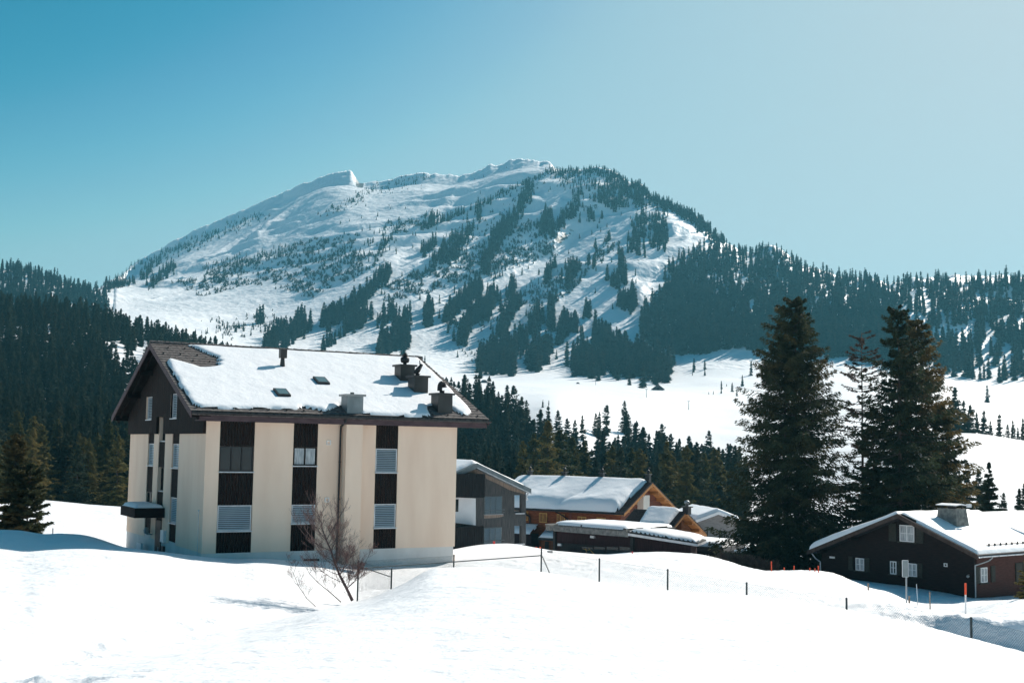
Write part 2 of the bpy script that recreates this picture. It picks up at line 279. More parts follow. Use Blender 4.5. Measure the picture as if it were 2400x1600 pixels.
def _smooth():
    g = np.radians(np.arange(-60, 60, .03)); out = []
    for n, (fa, fD, fs) in enumerate(_K):
        sg = .05 if n == len(_K)-1 else (.3 if n in (1, 3, 4) else .7)
        k = np.arange(-int(3*sg/.03), int(3*sg/.03)+1); w_ = np.exp(-.5*(k*.03/sg)**2); w_ /= w_.sum(); h = len(k)//2
        a, b = np.interp(g, fa, fD), np.interp(g, fa, fs)
        sD = 25 if n == len(_K)-1 else max(h, int(1.0/.03)*2)
        kd = np.arange(-sD, sD+1); wd = np.exp(-.5*(kd/(sD/2.5))**2); wd /= wd.sum()
        a = np.convolve(np.pad(a, sD, 'edge'), wd, 'valid'); b = np.convolve(np.pad(b, h, 'edge'), w_, 'valid')
        out.append((g, a, b))
    return out
_K = _smooth()
azd = np.radians(np.concatenate([np.arange(-180,-30,3.), np.arange(-30,-21,.25), np.arange(-21,21,.055), np.arange(21,30,.25), np.arange(30,180.1,3.)]))
rad = np.concatenate([[2.], np.geomspace(4,20,26)[:-1], np.geomspace(20,100,300)[:-1], np.geomspace(100,640,190)[:-1], np.geomspace(640,1200,130)[:-1], np.geomspace(1200,2420,300)[:-1], np.geomspace(2420,2600,12)[:-1], np.geomspace(2600,7000,14)])
_g, _rD, _rs_ = _K[-1]; _kk = np.arange(-90, 91); _wk = np.exp(-.5*(_kk*.03/.9)**2); _wk /= _wk.sum()
_rsm = np.convolve(np.pad(_rs_, 90, 'edge'), _wk, 'valid')
def pchip(x, y, q):
    h = np.diff(x); dl = np.diff(y)/h; m = np.zeros_like(y)
    w1 = 2*h[1:]+h[:-1]; w2 = h[1:]+2*h[:-1]; ok = dl[1:]*dl[:-1] > 0
    m[1:-1][ok] = ((w1+w2)[ok])/(w1[ok]/dl[:-1][ok]+w2[ok]/dl[1:][ok]); m[0] = dl[0]; m[-1] = dl[-1]
    i = np.clip(np.searchsorted(x, q)-1, 0, len(x)-2); t = (q-x[i])/h[i]
    return (1+2*t)*(1-t)**2*y[i]+t*(1-t)**2*h[i]*m[i]+t*t*(3-2*t)*y[i+1]+t*t*(t-1)*h[i]*m[i+1]
def _terrain():
    Z = np.zeros((len(azd), len(rad))); W = np.zeros_like(Z)
    lr = np.log(rad)
    for i, a in enumerate(azd):
        Ds, zs = [2., 5., 9.], [-3.2, -3.1, -3.0]
        f = ss(R(150), R(60), abs(a)) if abs(a) > R(60) else 1.
        for (fa, fD, fs) in _K:
            D = np.interp(a, fa, fD); s = np.interp(a, fa, fs)
            if f < 1: s = -.02*(1-f)+s*f if s > 0 else s
            Ds.append(D); zs.append(s*D)
        zr = zs[-1]; Dr = Ds[-1]
        sm = np.interp(a, _g, _rsm); sm = sm if f >= 1 else -.02*(1-f)+sm*f
        if a > R(-18.2):
            zk = sm*Dr-.03*Dr*.52; Ds.insert(-1, Dr*.97); zs.insert(-1, max(zk, zs[-2]+.02*Dr))
        else: Ds.insert(-1, .5*(Ds[-2]+Dr)); zs.insert(-1, .5*(zs[-2]+zr))
        jag = (fbm(a*150, 1.3, 3, 1)-.5)*5.+(fbm(a*330, 4.3, 2, 5)-.5)*2.2; 
        Ds = np.array(Ds); zs = np.array(zs); i1 = rad <= Dr
        Z[i, i1] = pchip(np.log(Ds[:-1]), zs[:-1], np.minimum(lr[i1], np.log(Ds[-2])))
        i2 = i1 & (rad > Ds[-2]); Z[i, i2] = np.interp(rad[i2], Ds[-2:], zs[-2:])
        Z[i, ~i1] = np.interp(rad[~i1], [Dr, Dr*1.03, Dr*1.25, 4200., 7000.], [zr, zr-.03*Dr*.7, zr-.25*Dr*.5, zr*.3, zr*.1])
        jn = int(np.argmin(np.abs(rad-Dr))); Z[i, jn] = zr*rad[jn]/Dr
        Z[i] += jag*1.2*np.exp(-((rad-Dr)/34)**2)
        W[i] = np.clip((rad-Ds[-4])/(Ds[-1]-Ds[-4]), 0, 1.4)
    A, Q = np.meshgrid(azd, rad, indexing='ij'); X = np.sin(A)*Q; Y = np.cos(A)*Q
    # soft drifts near by
    nw = ss(4, 12, Q)*(1-ss(140, 260, Q))
    Z += nw*(fbm(X/6, Y/6, 4, 1)-.5)*.13*ss(20, 60, Q)+nw*(fbm(X/1.3, Y/1.3, 3, 2)-.5)*.035
    # rough trampled strips: the hollow on the left and the banks beside the track
    u = X; rough = np.exp(-((X+9.2-.08*(Q-33))/.9)**2)*ss(23,27,Q)*(1-ss(38,42,Q))*(Y > 0)*.8
    rough += .8*ss(52,58,Q)*(1-ss(72,80,Q))*ss(-3,0,X)*(.4+.6*fbm(X/5,Y/5,3,5)) + .9*ss(31,35,Q)*(1-ss(48,52,Q))*ss(9,13,X)
    Z += rough*((fbm(X/.8, Y/.8, 4, 3)-.5)*.38)
    # steep little snowbanks along the track at the right
    Db = 36.3+2.4*(fbm(X/3.1, 7.7, 3, 4)-.5)-.33*(X-13); h = .95*ss(9.8, 13.2, X)*(1-ss(24, 30, X))*(.35+1.0*vn(X/1.9, 3.3, 5))
    Z += h*ss(Db-.45, Db+.35, Q)*(1-ss(Db+1.5, Db+9, Q))*ss(20, 30, Y)
    Db = 42.5+2.*(fbm(X/2.3, 1.7, 3, 2)-.5)-.3*(X-13); h = .6*ss(10.5, 12.5, X)*(1-ss(20, 26, X))*np.maximum(0, vn(X/1.5, 9.3, 6)*1.6-.5)
    Z += h*ss(Db-.35, Db+.3, Q)*(1-ss(Db+.8, Db+4, Q))*ss(20, 30, Y)
    # small avalanche-like lumps by the left edge of the frame
    g = np.exp(-((X+8.2)**2+(Q-22.3)**2)/1.6); Z += g*(fbm(X*1.6, Y*1.6, 3, 4)-.62)*.9
    mid = ss(260, 380, Q)*(1-ss(900, 1000, Q)); Z += mid*(fbm(X/60, Y/60, 4, 2)-.5)*5*.6
    # mountain: ribs and gullies down the fall line, tilted rock bands
    t = np.clip(W, 0, 1.4); cc = X*.77-Y*.64; ff = -.64*X-.77*Y
    mw = np.clip(t*3, 0, 1)*(1-.85*ss(.8, 1.0, t))
    wx = (fbm(X/220, Y/220, 3, 0)-.5)*2.2
    r1 = 1-np.abs(2*vn(cc/95+wx, ff/520, 1)-1); r2 = 1-np.abs(2*vn(cc/34+wx*2.2, ff/240, 3)-1); r3 = fbm(cc/14+wx*4, ff/70, 3, 5)
    right = ss(-150, 150, X)
    amp = mw*(.5+.5*right)
    Z += amp*((r1-.6)*34+(r2-.5)*13+(r3-.5)*5)
    q = (Z-.12*cc)/34+fbm(X/160, Y/160, 3, 4)*1.6
    msk = ss(.46, .6, fbm(X/130+5, Y/130, 3, 6))
    Z += mw*msk*np.sin(2*np.pi*q)*3.6
    Z += mw*(fbm(X/9, Y/9, 3, 7)-.5)*1.6 + ss(.9,1,t)*(1-ss(1.02,1.2,t))*(fbm(X/30, Y/30, 4, 2)-.5)*9
    # rock shows where it is steep
    gz = np.gradient(Z, axis=1)/np.gradient(rad)[None, :]; ga = np.gradient(Z, axis=0)/(np.gradient(azd)[:, None]*Q)
    st = np.hypot(gz, ga); rock = ss(.95, 1.75, st)*.5*ss(.12, .3, t)+ .0
    band = np.exp(-((np.mod(q, 1)-.5)/.13)**2)*msk*mw
    rock = np.clip(rock+.42*band*ss(.18, .35, t)*(1-ss(.97, 1, t)), 0, 1)
    pxr = np.degrees(A); rock = np.maximum(rock, ss(.9,.97,t)*(1-ss(1.03,1.08,t))*np.maximum(ss(-7.65,-7.5,pxr)*(1-ss(-7.25,-7.1,pxr)), ss(9.0,9.15,pxr)*(1-ss(9.35,9.5,pxr)))*.75)
    return Z, rock
TZ, TROCK = _terrain()
def ground(x, y):
    x = np.asarray(x, float); y = np.asarray(y, float); a = np.arctan2(x, y); q = np.hypot(x, y)
    i = np.clip(np.searchsorted(azd, a)-1, 0, len(azd)-2); j = np.clip(np.searchsorted(rad, q)-1, 0, len(rad)-2)
    u = (a-azd[i])/(azd[i+1]-azd[i]); v = (q-rad[j])/(rad[j+1]-rad[j])
    return TZ[i,j]*(1-u)*(1-v)+TZ[i+1,j]*u*(1-v)+TZ[i,j+1]*(1-u)*v+TZ[i+1,j+1]*u*v
def on_ground(x, y, d0=30, d1=2600):  # first place where the line of sight meets the terrain
    r = ray(x, y); d = np.geomspace(d0, d1, 900); P = r[None, :]*d[:, None]; g = ground(P[:,0], P[:,1])
    k = np.nonzero(P[:,2] < g)[0]
    if not len(k): return None
    k = k[0]; return (P[k,0], P[k,1], float(g[k]))
def _sheet(name, j0, j1, mt, rock=False, center=False):
    A, Q = np.meshgrid(azd, rad[j0:j1+1], indexing='ij'); n, m = Q.shape
    V = np.stack([np.sin(A)*Q, np.cos(A)*Q, TZ[:, j0:j1+1]], -1).reshape(-1, 3)
    I = (np.arange(n-1)[:, None]*m+np.arange(m-1)[None, :]).ravel()
    F = np.stack([I, I+m, I+m+1, I+1], -1)[:, ::-1]
    me = bpy.data.meshes.new(name); ex = 0
    me.vertices.add(len(V)); me.vertices.foreach_set('co', V.ravel().astype(np.float32))
    me.loops.add(F.size); me.loops.foreach_set('vertex_index', F.ravel().astype(np.int32))
    me.polygons.add(len(F)); me.polygons.foreach_set('loop_start', (np.arange(len(F))*4).astype(np.int32)); me.polygons.foreach_set('loop_total', np.full(len(F), 4, np.int32))
    me.update(calc_edges=True); me.shade_smooth()
    if rock:
        a = me.attributes.new('rock', 'FLOAT', 'POINT'); a.data.foreach_set('value', TROCK[:, j0:j1+1].ravel().astype(np.float32))
    me.materials.append(M[mt]); o = bpy.data.objects.new(name, me); C.objects.link(o); tag(o, kind='structure')
    return o
_j1 = int(np.searchsorted(rad, 150)); _j2 = int(np.searchsorted(rad, 960))
_sheet('ground', 0, _j1, 'snow'); _sheet('hills', _j1, _j2, 'snow'); _sheet('mountain', _j2, len(rad)-1, 'mountain', True)
# ------------------------------------------------------------------ trees
def _mesh(name, V, F, mt, tri=True):
    me = bpy.data.meshes.new(name); k = F.shape[1]
    me.vertices.add(len(V)); me.vertices.foreach_set('co', V.ravel().astype(np.float32))
    me.loops.add(F.size); me.loops.foreach_set('vertex_index', F.ravel().astype(np.int32))
    me.polygons.add(len(F)); me.polygons.foreach_set('loop_start', (np.arange(len(F))*k).astype(np.int32)); me.polygons.foreach_set('loop_total', np.full(len(F), k, np.int32))
    me.update(calc_edges=True); me.materials.append(M[mt]); return me
def spruce_mesh(name, seed, H, Rm, nb, ns, size, mt, base=.04, prof=.85, top=.12, gaps=.12, asym=None, thin=0., lean=0., wob=.25, twigs=False, droop=.35, x0=0., wide=1., shape=None, hang=0.):
    """needle sprigs (thin triangles) along drooping limbs, in the tree's own metres"""
    rg = np.random.RandomState(seed)
    hb = base+(1-base)*np.sort(rg.rand(nb)**1.15)                    # limb heights, denser low down
    ang = np.cumsum(2.4+rg.rand(nb)*.9) % (2*np.pi)
    L = Rm*((1-hb)**prof*(1-top)+top*np.clip((1-hb)*9, 0, 1))*(1+wob*(rg.rand(nb)*2-1)); L *= np.where(hb < base+.08, .75, 1)
    if shape: L = Rm*(1-(1-(1-hb)*.93-.07)**shape)*(1+wob*(rg.rand(nb)*2-1))
    if gaps: L *= np.where(rg.rand(nb) < gaps, .45, 1)
    if asym is not None: L *= 1+asym[0]*np.cos(ang-asym[1])
    cl = vn(np.cos(ang)*1.7+seed, hb*7+np.sin(ang)*1.7, seed % 8); L *= .7+.6*cl
    up = .35*(hb-.5)-droop*(1-hb)                                    # slope of the limb at its root
    up = up+(rg.rand(nb)-.5)*(.5 if shape else .12)
    n = nb*ns; bi = np.repeat(np.arange(nb), ns)
    t = rg.rand(n)**.75; t = thin+(1-thin)*t
    lat = (rg.rand(n)*2-1)*(1.15-t)*.42*L[bi]*np.clip(t*2.5, .15, 1)*wide
    d = np.stack([np.cos(ang), np.sin(ang)], -1)[bi]; p = np.stack([-d[:,1], d[:,0]], -1)
    rr = t*L[bi]; z = hb[bi]*H+rr*up[bi]+.32*t*t*L[bi]*.5-np.abs(lat)*.35+rg.randn(n)*size*.12
    z = z-hang*rg.rand(n)**1.5*np.minimum(.9, L[bi]*.45)
    P = np.stack([d[:,0]*rr+p[:,0]*lat+lean*hb[bi]*H+x0, d[:,1]*rr+p[:,1]*lat, z], -1)
    sd = np.sign(lat)[:, None]*p*.9+d*.8; D3 = np.concatenate([sd, (-.55-hang+rg.rand(n)*.75)[:, None]], 1)+rg.randn(n, 3)*.3
    D3 /= np.linalg.norm(D3, axis=1)[:, None]; q = rg.randn(n, 3); q -= (q*D3).sum(1)[:, None]*D3; q /= np.linalg.norm(q, axis=1)[:, None]
    s = size*(.6+.8*rg.rand(n))[:, None]*(.55+.45*(1-hb[bi]))[:, None]
    V = np.stack([P-D3*s*.35+q*s*.2, P-D3*s*.35-q*s*.2, P+D3*s*.75], 1).reshape(-1, 3)
    F = np.arange(len(V)).reshape(-1, 3)
    tp = np.array([[lean*H+x0+.12*math.cos(a), .12*math.sin(a), H*.93] for a in (0, 2.1, 4.2)]+[[lean*H+x0, 0, H*1.005]])*[1,1,1]
    V = np.concatenate([V, tp]); b = len(V)-4; F = np.concatenate([F, [[b,b+1,b+3],[b+1,b+2,b+3],[b+2,b,b+3]]])
    me = _mesh(name, V, F, mt)
    return me, (hb, ang, L, up)
def trunk_mesh(name, H, r, mt, limbs=None, lean=0., nl=0, seed=0, x0=0., lr=.035, sides=7):
    mb = MB(); z0 = -.6; n = 8
    for i in range(n):
        a, b = i/n, (i+1)/n
        mb.tube((lean*a*H+x0, 0, z0 if i == 0 else a*H), (lean*b*H+x0, 0, b*H*.985), r*(1-a*.93), r*(1-b*.93), sides, i == 0)
    if limbs is not None:
        hb, ang, L, up = limbs; idx = np.random.RandomState(seed).permutation(len(hb))[:nl]
        for i in idx:
            pts = [(math.cos(ang[i])*t*L[i]+lean*hb[i]*H+x0, math.sin(ang[i])*t*L[i], hb[i]*H+t*L[i]*up[i]+.16*t*t*L[i]) for t in (0,.35,.7,1)]
            for k in range(3): mb.tube(pts[k], pts[k+1], lr*(1-k*.3), lr*(.7-k*.3)+.004, 4, False)
    me = bpy.data.meshes.new(name); me.from_pydata(mb.v, [], mb.f); me.materials.append(M[mt]); me.shade_smooth(); return me
TREES = {}
def variants(kind, n, H, Rm, nb, ns, size, mt, **k):
    out = []
    for i in range(n):
        rg = random.Random(100+i); 
        cm, lim = spruce_mesh('crown', 31*i+len(kind), H, Rm*rg.uniform(.85, 1.15), nb, ns, size, mt, prof=rg.uniform(.72, 1.05), asym=(.18, rg.uniform(0, 6.28)), wob=.35, **k)
        out.append((cm, trunk_mesh('trunk', H, .016*H+.03, 'bark', lim, nl=30, seed=i, lr=.03)))
    TREES[kind] = out
variants('near', 7, 10, 2.0, 150, 46, .50, 'needle')
variants('gold', 5, 10, 2.3, 150, 46, .48, 'needle_gold', base=.02)
variants('mid', 6, 10, 2.0, 110, 24, .8, 'needle', base=.05)
def put_tree(kind, i, x, y, h, yaw, label, group=None, cat='spruce', sx=1., name='spruce_tree'):
    z = float(ground(x, y))-.15
    r = bpy.data.objects.new(name, None); C.objects.link(r); r.location = (x, y, z); r.rotation_euler = (0,0,yaw); s = h/10; r.scale = (s*sx, s*sx, s)
    tag(r, label, cat, group)
    cm, tm = TREES[kind][i % len(TREES[kind])]
    for nm, me in (('crown', cm), ('trunk', tm)):
        o = bpy.data.objects.new(nm, me); C.objects.link(o); o.parent = r
    return r
# far trees: instanced by geometry nodes in one object
def proto_coll(name, n, nb, ns, size, mt, Rm=1.9, base=.02, **k):
    co = bpy.data.collections.new(name)
    for i in range(n):
        cm, _ = spruce_mesh('spruce', 77+13*i, 10, Rm*(.8+.1*i % .4), nb, ns, size, mt, prof=.75+.08*(i % 4), wob=.35, base=base, **k)
        o = bpy.data.objects.new('far_spruce', cm); co.objects.link(o)
    return co
def scatter(name, pts, coll, label, seed=0, tilt=0.):
    """pts: rows of x, y, z, height"""
    pts = np.array(pts, float); rg = np.random.RandomState(seed)
    me = bpy.data.meshes.new(name); me.vertices.add(len(pts)); me.vertices.foreach_set('co', pts[:, :3].ravel().astype(np.float32))
    a = me.attributes.new('size', 'FLOAT', 'POINT'); a.data.foreach_set('value', (pts[:, 3]/10).astype(np.float32)); me.update()
    o = bpy.data.objects.new(name, me); C.objects.link(o); tag(o, label, None, None, 'stuff')
    ng = bpy.data.node_groups.new(name, 'GeometryNodeTree'); ng.interface.new_socket('Geometry', in_out='INPUT', socket_type='NodeSocketGeometry'); ng.interface.new_socket('Geometry', in_out='OUTPUT', socket_type='NodeSocketGeometry')
    gi = ng.nodes.new('NodeGroupInput'); go = ng.nodes.new('NodeGroupOutput'); ip = ng.nodes.new('GeometryNodeInstanceOnPoints'); ci = ng.nodes.new('GeometryNodeCollectionInfo')
    ci.inputs['Collection'].default_value = coll; ci.inputs['Separate Children'].default_value = True; ci.inputs['Reset Children'].default_value = True
    na = ng.nodes.new('GeometryNodeInputNamedAttribute'); na.data_type = 'FLOAT'; na.inputs['Name'].default_value = 'size'
    rv = ng.nodes.new('FunctionNodeRandomValue'); rv.data_type = 'FLOAT_VECTOR'; rv.inputs[0].default_value = (-tilt,-tilt,0); rv.inputs[1].default_value = (tilt,tilt,6.283)
    ip.inputs['Pick Instance'].default_value = True
    L = ng.links; L.new(gi.outputs[0], ip.inputs['Points']); L.new(ci.outputs[0], ip.inputs['Instance']); L.new(rv.outputs[0], ip.inputs['Rotation']); L.new(na.outputs[0], ip.inputs['Scale']); L.new(ip.outputs[0], go.inputs[0])
    m = o.modifiers.new('scatter', 'NODES'); m.node_group = ng
    return o
def c8(x, y): return (900+x/2.904, 360+y/2.904)
def c7(x, y): return (200+x/2.94, 360+y/2.94)
rgf = np.random.RandomState(11)
FAR = []                               # x_px, y_px, height_px
def hp(y): return float(np.interp(y, [370,430,600,750,880], [12,17,30,48,64]))
def strip(f, x0, y0, x1, y1, wd, n, k=1.):
    for _ in range(int(n*2.3)):
        t = rgf.rand()*1.06-.03+rgf.randn()*.04; a = f(x0+(x1-x0)*t, y0+(y1-y0)*t); dx, dy = f(x1, y1)[0]-f(x0, y0)[0], f(x1, y1)[1]-f(x0, y0)[1]; l = math.hypot(dx, dy)+1e-6
        o = rgf.randn()*.34*wd/2.9; FAR.append((a[0]-dy/l*o, a[1]+dx/l*o, hp(a[1])*k*rgf.uniform(.4, 1.08)**1.))
S8 = [(1150,110,700,340,24,55,.7),(700,340,280,520,16,22),(1000,215,900,440,56,60),(900,440,740,640,60,60),(740,640,680,820,50,30),(640,370,650,470,40,9),(850,470,740,580,40,22),(600,520,430,760,60,42),(480,570,330,780,50,36),
 (370,420,270,520,30,15),(350,610,260,700,36,14),(1130,400,1070,520,60,26),(1070,500,1180,520,70,22),(1320,290,1270,450,60,34),(1230,410,1200,520,36,14),(1400,400,1420,470,40,9),(1480,440,1484,446,8,2),(1330,470,1334,480,8,2),
 (1150,140,1400,110,50,70,.8),(1400,120,1560,150,60,70,.8),(1560,150,1760,280,90,100,.9),(1760,290,1950,370,80,70),(1950,360,2130,460,80,60),(2130,460,2323,560,90,60),(1200,150,1650,320,150,110,.8),(1550,200,1480,350,100,50,.9),(1660,230,1560,390,70,36),(1700,270,1750,370,60,24),
 (1750,430,1700,690,80,46),(1840,430,1850,640,70,32),(1910,500,1870,670,55,24),(1600,680,1640,900,34,22),(1545,870,1610,920,34,10),(1520,860,1522,866,8,2),(1300,780,1240,900,60,22),(1430,730,1430,780,16,4),(1390,720,1390,770,14,3),(1440,640,1440,680,14,3),(1500,600,1545,590,16,4),
 (1150,780,1100,880,26,14),(660,920,420,1140,46,56),(750,970,650,1150,100,52),(880,900,850,1010,36,11),(930,1030,880,1070,30,9),(870,1100,780,1250,52,30),(600,1130,520,1300,44,30),(1060,1110,1010,1240,46,22),(1140,1020,1130,1200,34,20),
 (1200,1190,1310,1200,40,16),(1250,1200,1190,1300,36,14),(1360,1100,1400,1120,26,7),(1440,1160,1440,1220,14,3),(300,1060,300,1190,44,18),(180,1110,140,1170,40,8),(80,1120,30,1130,40,6),(60,1270,150,1330,50,24),(0,1300,10,1370,40,10),
 (650,1460,880,1480,90,44),(720,1400,900,1350,70,30),(1000,1400,1130,1340,60,26),(1000,1480,1100,1400,60,22),(910,1290,970,1320,26,10),(1280,1400,1480,1500,110,50),(1420,1290,1560,1300,60,22),(1500,1320,1560,1440,70,28),(1540,1440,1940,1490,130,90),(1560,1340,1720,1480,110,40),(1600,1010,1660,1060,50,15),(1700,920,1680,1080,30,10),
 (900,1300,980,1420,60,10,.4),(960,960,1200,860,90,40,.3),(700,820,900,740,60,40,.35),(240,470,60,520,40,30,.3),(760,700,1100,640,90,50,.3)]
for a in S8: strip(c8, *a)
S7 = [(540,710,1180,440,50,75,.45),(400,870,500,740,46,24,.6),(430,930,610,790,36,30,.7),(120,940,330,890,26,34,.55),(130,900,420,700,20,25,.4),(1900,280,2350,170,60,60,.5),(1250,1350,1530,1200,80,46),(1640,1200,1850,1080,46,44),(1870,1050,2090,840,54,50),(1790,1240,1960,1110,56,30),(2000,1200,2150,1130,60,8),(2010,1390,2220,1280,46,34),(1180,1170,1230,1165,12,3),(1640,1350,1750,1270,40,10,.7),(780,1240,1400,1180,50,26,.35),(1750,780,2000,620,60,20,.5),(2010,700,2100,600,40,12,.7),(1700,400,1900,290,40,26,.3),(820,800,1060,730,40,30,.35),(1050,780,1420,660,50,60,.4)]
for a in S7: strip(c7, *a)
def inpoly(x, y, P):
    c = False; n = len(P)
    for i in range(n):
        x0, y0 = P[i]; x1, y1 = P[(i+1) % n]
        if (y0 > y) != (y1 > y) and x < (x1-x0)*(y-y0)/(y1-y0)+x0: c = not c
    return c
def fill(P, n, dens=None, k=1.):
    xs = [p[0] for p in P]; ys = [p[1] for p in P]; c = 0
    while c < n:
        x, y = rgf.uniform(min(xs), max(xs)), rgf.uniform(min(ys), max(ys))
        if inpoly(x, y, P):
            c += 1
            if dens is None or rgf.rand() < dens(x, y): x += rgf.randn()*9; y += rgf.randn()*5*(y < 800); FAR.append((x, y, hp(y)*k*rgf.uniform(.6, 1.1)))
DEN = [(1545,700),(1600,610),(1660,560),(1740,600),(1860,640),(1950,660),(2050,690),(2110,760),(2150,830),(2130,866),(2000,842),(1900,838),(1800,822),(1700,822),(1600,838),(1510,800),(1500,760)]
fill(DEN, 2600, lambda x, y: 1. if fbm(x/40, y/70, 3, 2) < .60 or y > 740 else .25)
fill([(1930,655),(2100,672),(2140,655),(2400,655),(2480,660),(2480,735),(2300,738),(2150,730),(2000,700)], 700, lambda x, y: .95 if fbm(x/30, y/22, 3, 3) < .56 else .12, .85)
fill([(2160,740),(2460,735),(2500,880),(2330,905),(2240,890),(2180,850)], 420, lambda x, y: .95 if fbm(x/50, y/40, 3, 4) < .5 or (y > 800 and x < 2300) else .22, .95)
fill([(1790,612),(1870,604),(1900,640),(2060,655),(2060,668),(1880,650)], 60, None, .8)
fill([(-120,622),(0,618),(60,620),(130,642),(200,675),(250,690),(250,760),(-120,760)], 1300, None, .8)
def sparse(x, y): return .9 if fbm(x/26+y/40, y/60-x/90, 3, 5) > .53 else .12
fill([c8(-300,420), c8(300,230), c8(900,100), c8(1500,120), c8(1900,400), c8(1800,900), c8(1300,1250), c8(600,1250), c8(-100,1050), c8(-400,800)], 420, sparse, .5)
fill([(1735,578),(1790,582),(1850,605),(1890,645),(1750,650)], 150, None, .8)
LONE = [(2314,943,44),(1652,880,20),(1623,880,10),(1652,866,26),(1627,866,30),(1400,838,22),(996,842,12),(1304,842,24),(1690,922,14),(1672,924,10),(1691,921,12),(1661,924,8),(1691,912,22),(1716,918,26),(1727,928,20),(1740,905,30),(1760,880,36),(1703,905,8),(980,870,30),(995,872,34),(942,838,14),(1072,838,18),(968,862,26),(1286,950,15),(1272,955,22),(1625,873,25),(1875,930,28),(1888,936,26)]
def far_points():
    out = []
    for x, y, h in FAR+LONE:
        p = on_ground(x, y, 380, 2600)
        if p is None: p = on_ground(x, y+14, 380, 2600)
        if p is None: continue
        D = p[1]; out.append((p[0], p[1], p[2]-.3, max(1.6, .92*h*D/FPX)))
    return out
FP = far_points()
# scattered dwarf pines and boulders on the rocky bands
SCR = []
def scrub(f, P, n):
    P = [f(*p) for p in P]; xs = [p[0] for p in P]; ys = [p[1] for p in P]; c = 0
    while c < n:
        x, y = rgf.uniform(min(xs), max(xs)), rgf.uniform(min(ys), max(ys)); c += 1
        if inpoly(x, y, P) and fbm(x/18+y/30, y/7-x/40, 3, 1) > .47:
            p = on_ground(x, y, 600, 2600)
            if p: SCR.append((p[0], p[1], p[2]-.1, rgf.uniform(1.3, 4.4)*p[1]/1400))
scrub(c7, [(600,900),(900,790),(1300,680),(1450,620),(1700,560),(1900,560),(1800,680),(2050,700),(1980,800),(1550,1000),(1350,940),(1150,900),(800,990)], 5200)
scrub(c7, [(500,720),(1250,400),(1300,430),(900,620),(540,760)], 500)
scrub(c7, [(1600,420),(1900,270),(1950,330),(1620,460)], 260)
scrub(c7, [(760,1150),(1300,1080),(1500,1150),(1000,1300)], 420)
scrub(c8, [(0,470),(300,420),(260,520),(0,560)], 300)
scrub(c8, [(0,900),(400,740),(760,560),(1000,460),(1180,520),(1180,700),(800,780),(300,960),(0,1010)], 6500)
scrub(c8, [(420,760),(480,520),(700,420),(1000,180),(1180,110),(1100,200),(760,520),(600,620)], 700)
scrub(c8, [(900,980),(1200,830),(1500,620),(1640,600),(1500,720),(1260,960),(1000,1080)], 3000)
scrub(c8, [(420,1150),(900,960),(900,1080),(520,1290)], 500)
scrub(c8, [(480,1300),(900,1220),(1200,1260),(1000,1360),(560,1420)], 300)
# the wooded hill on the left, the wood in the valley, trees by the meadow
NEAR = []                              # x, y, height, kind, label key
rgt = np.random.RandomState(5)
def wood(az0, az1, d0, d1, cell, hmin, hmax, keep, key):
    d = d0
    while d < d1:
        for a in np.arange(az0, az1, cell/d*57.3):
            aa = R(a+rgt.uniform(-.4,.4)*cell/d*57.3); dd = d+rgt.uniform(-.45,.45)*cell
            x, y = math.sin(aa)*dd, math.cos(aa)*dd
            kd = keep(x, y, math.degrees(aa), dd)
            if kd: NEAR.append((x, y, rgt.uniform(hmin, hmax), kd, key))
        d += cell*.9
def pxx(x, y, z): 
    c, s = math.cos(PITCH), math.sin(PITCH); d = y*c+z*s; v = -y*s+z*c; a = x*FPX/d; b = -v*FPX/d; cr, sr = math.cos(ROLL), math.sin(ROLL)
    return 1200+a*cr-b*sr, 800+a*sr+b*cr
def keep_left(x, y, a, d):
    X, Y = pxx(x, y, float(ground(x, y)))
    if X > 560 or X < -160: return None
    if 245 < X < 345 and 800 < Y < 915 and rgt.rand() < .8: return None
    if fbm(x/22, y/30, 3, 3) > .66 and d > 330: return None
    if d < 236: return 'gold' if rgt.rand() < .8 else 'near'
    if d < 300: return 'near' if rgt.rand() < .85 else 'gold'
    return 'near' if d < 380 else 'mid'
wood(-24.5, -12, 188, 470, 5.6, 8.5, 13.5, keep_left, 'left')
wood(-24.5, -11.5, 470, 640, 6.4, 8, 12.5, keep_left, 'left')
def keep_mid(x, y, a, d):
    X, Y = pxx(x, y, float(ground(x, y)))
    top = pxx(x, y, float(ground(x, y))+10)[1]
    lim = np.interp(X, [930,1040,1100,1180,1240,1270,1300,1340,1360,1420,1450,1500,1560,1600,1660,1700,1760], [850,868,880,905,935,965,1005,1010,1012,1000,985,1000,1010,1030,1050,1060,1065])
    if X < 930 or X > 1760 or top < lim: return None
    if d > 350 and X > 1330 and fbm(x/20, y/26, 3, 2) > .62: return None
    return 'near'
wood(-6, 12.5, 205, 430, 5.4, 8, 13, keep_mid, 'mid')
GOLD = [(1283,1112,128),(1250,1112,95),(1310,1112,105),(1340,1112,90),(1455,1112,66),(1480,1112,62),(1562,1135,100),(1600,1170,95),(1635,1180,130),(1655,1190,95),(1610,1190,150),(1675,1190,140),(1690,1200,120),(1540,1150,60),(1225,1112,80),(1368,1112,78),(1435,1125,80),(1500,1125,75),(1580,1160,90),(1650,1210,150)]
for x, y, h in GOLD:
    D = 200+rgt.uniform(-8, 20); p = at(x, y, D); g = float(ground(p[0], p[1])); top = at(x, y-h, D)[2]
    NEAR.append((p[0], p[1], top-g, 'gold' if rgt.rand() < .75 else 'near', 'midfront'))
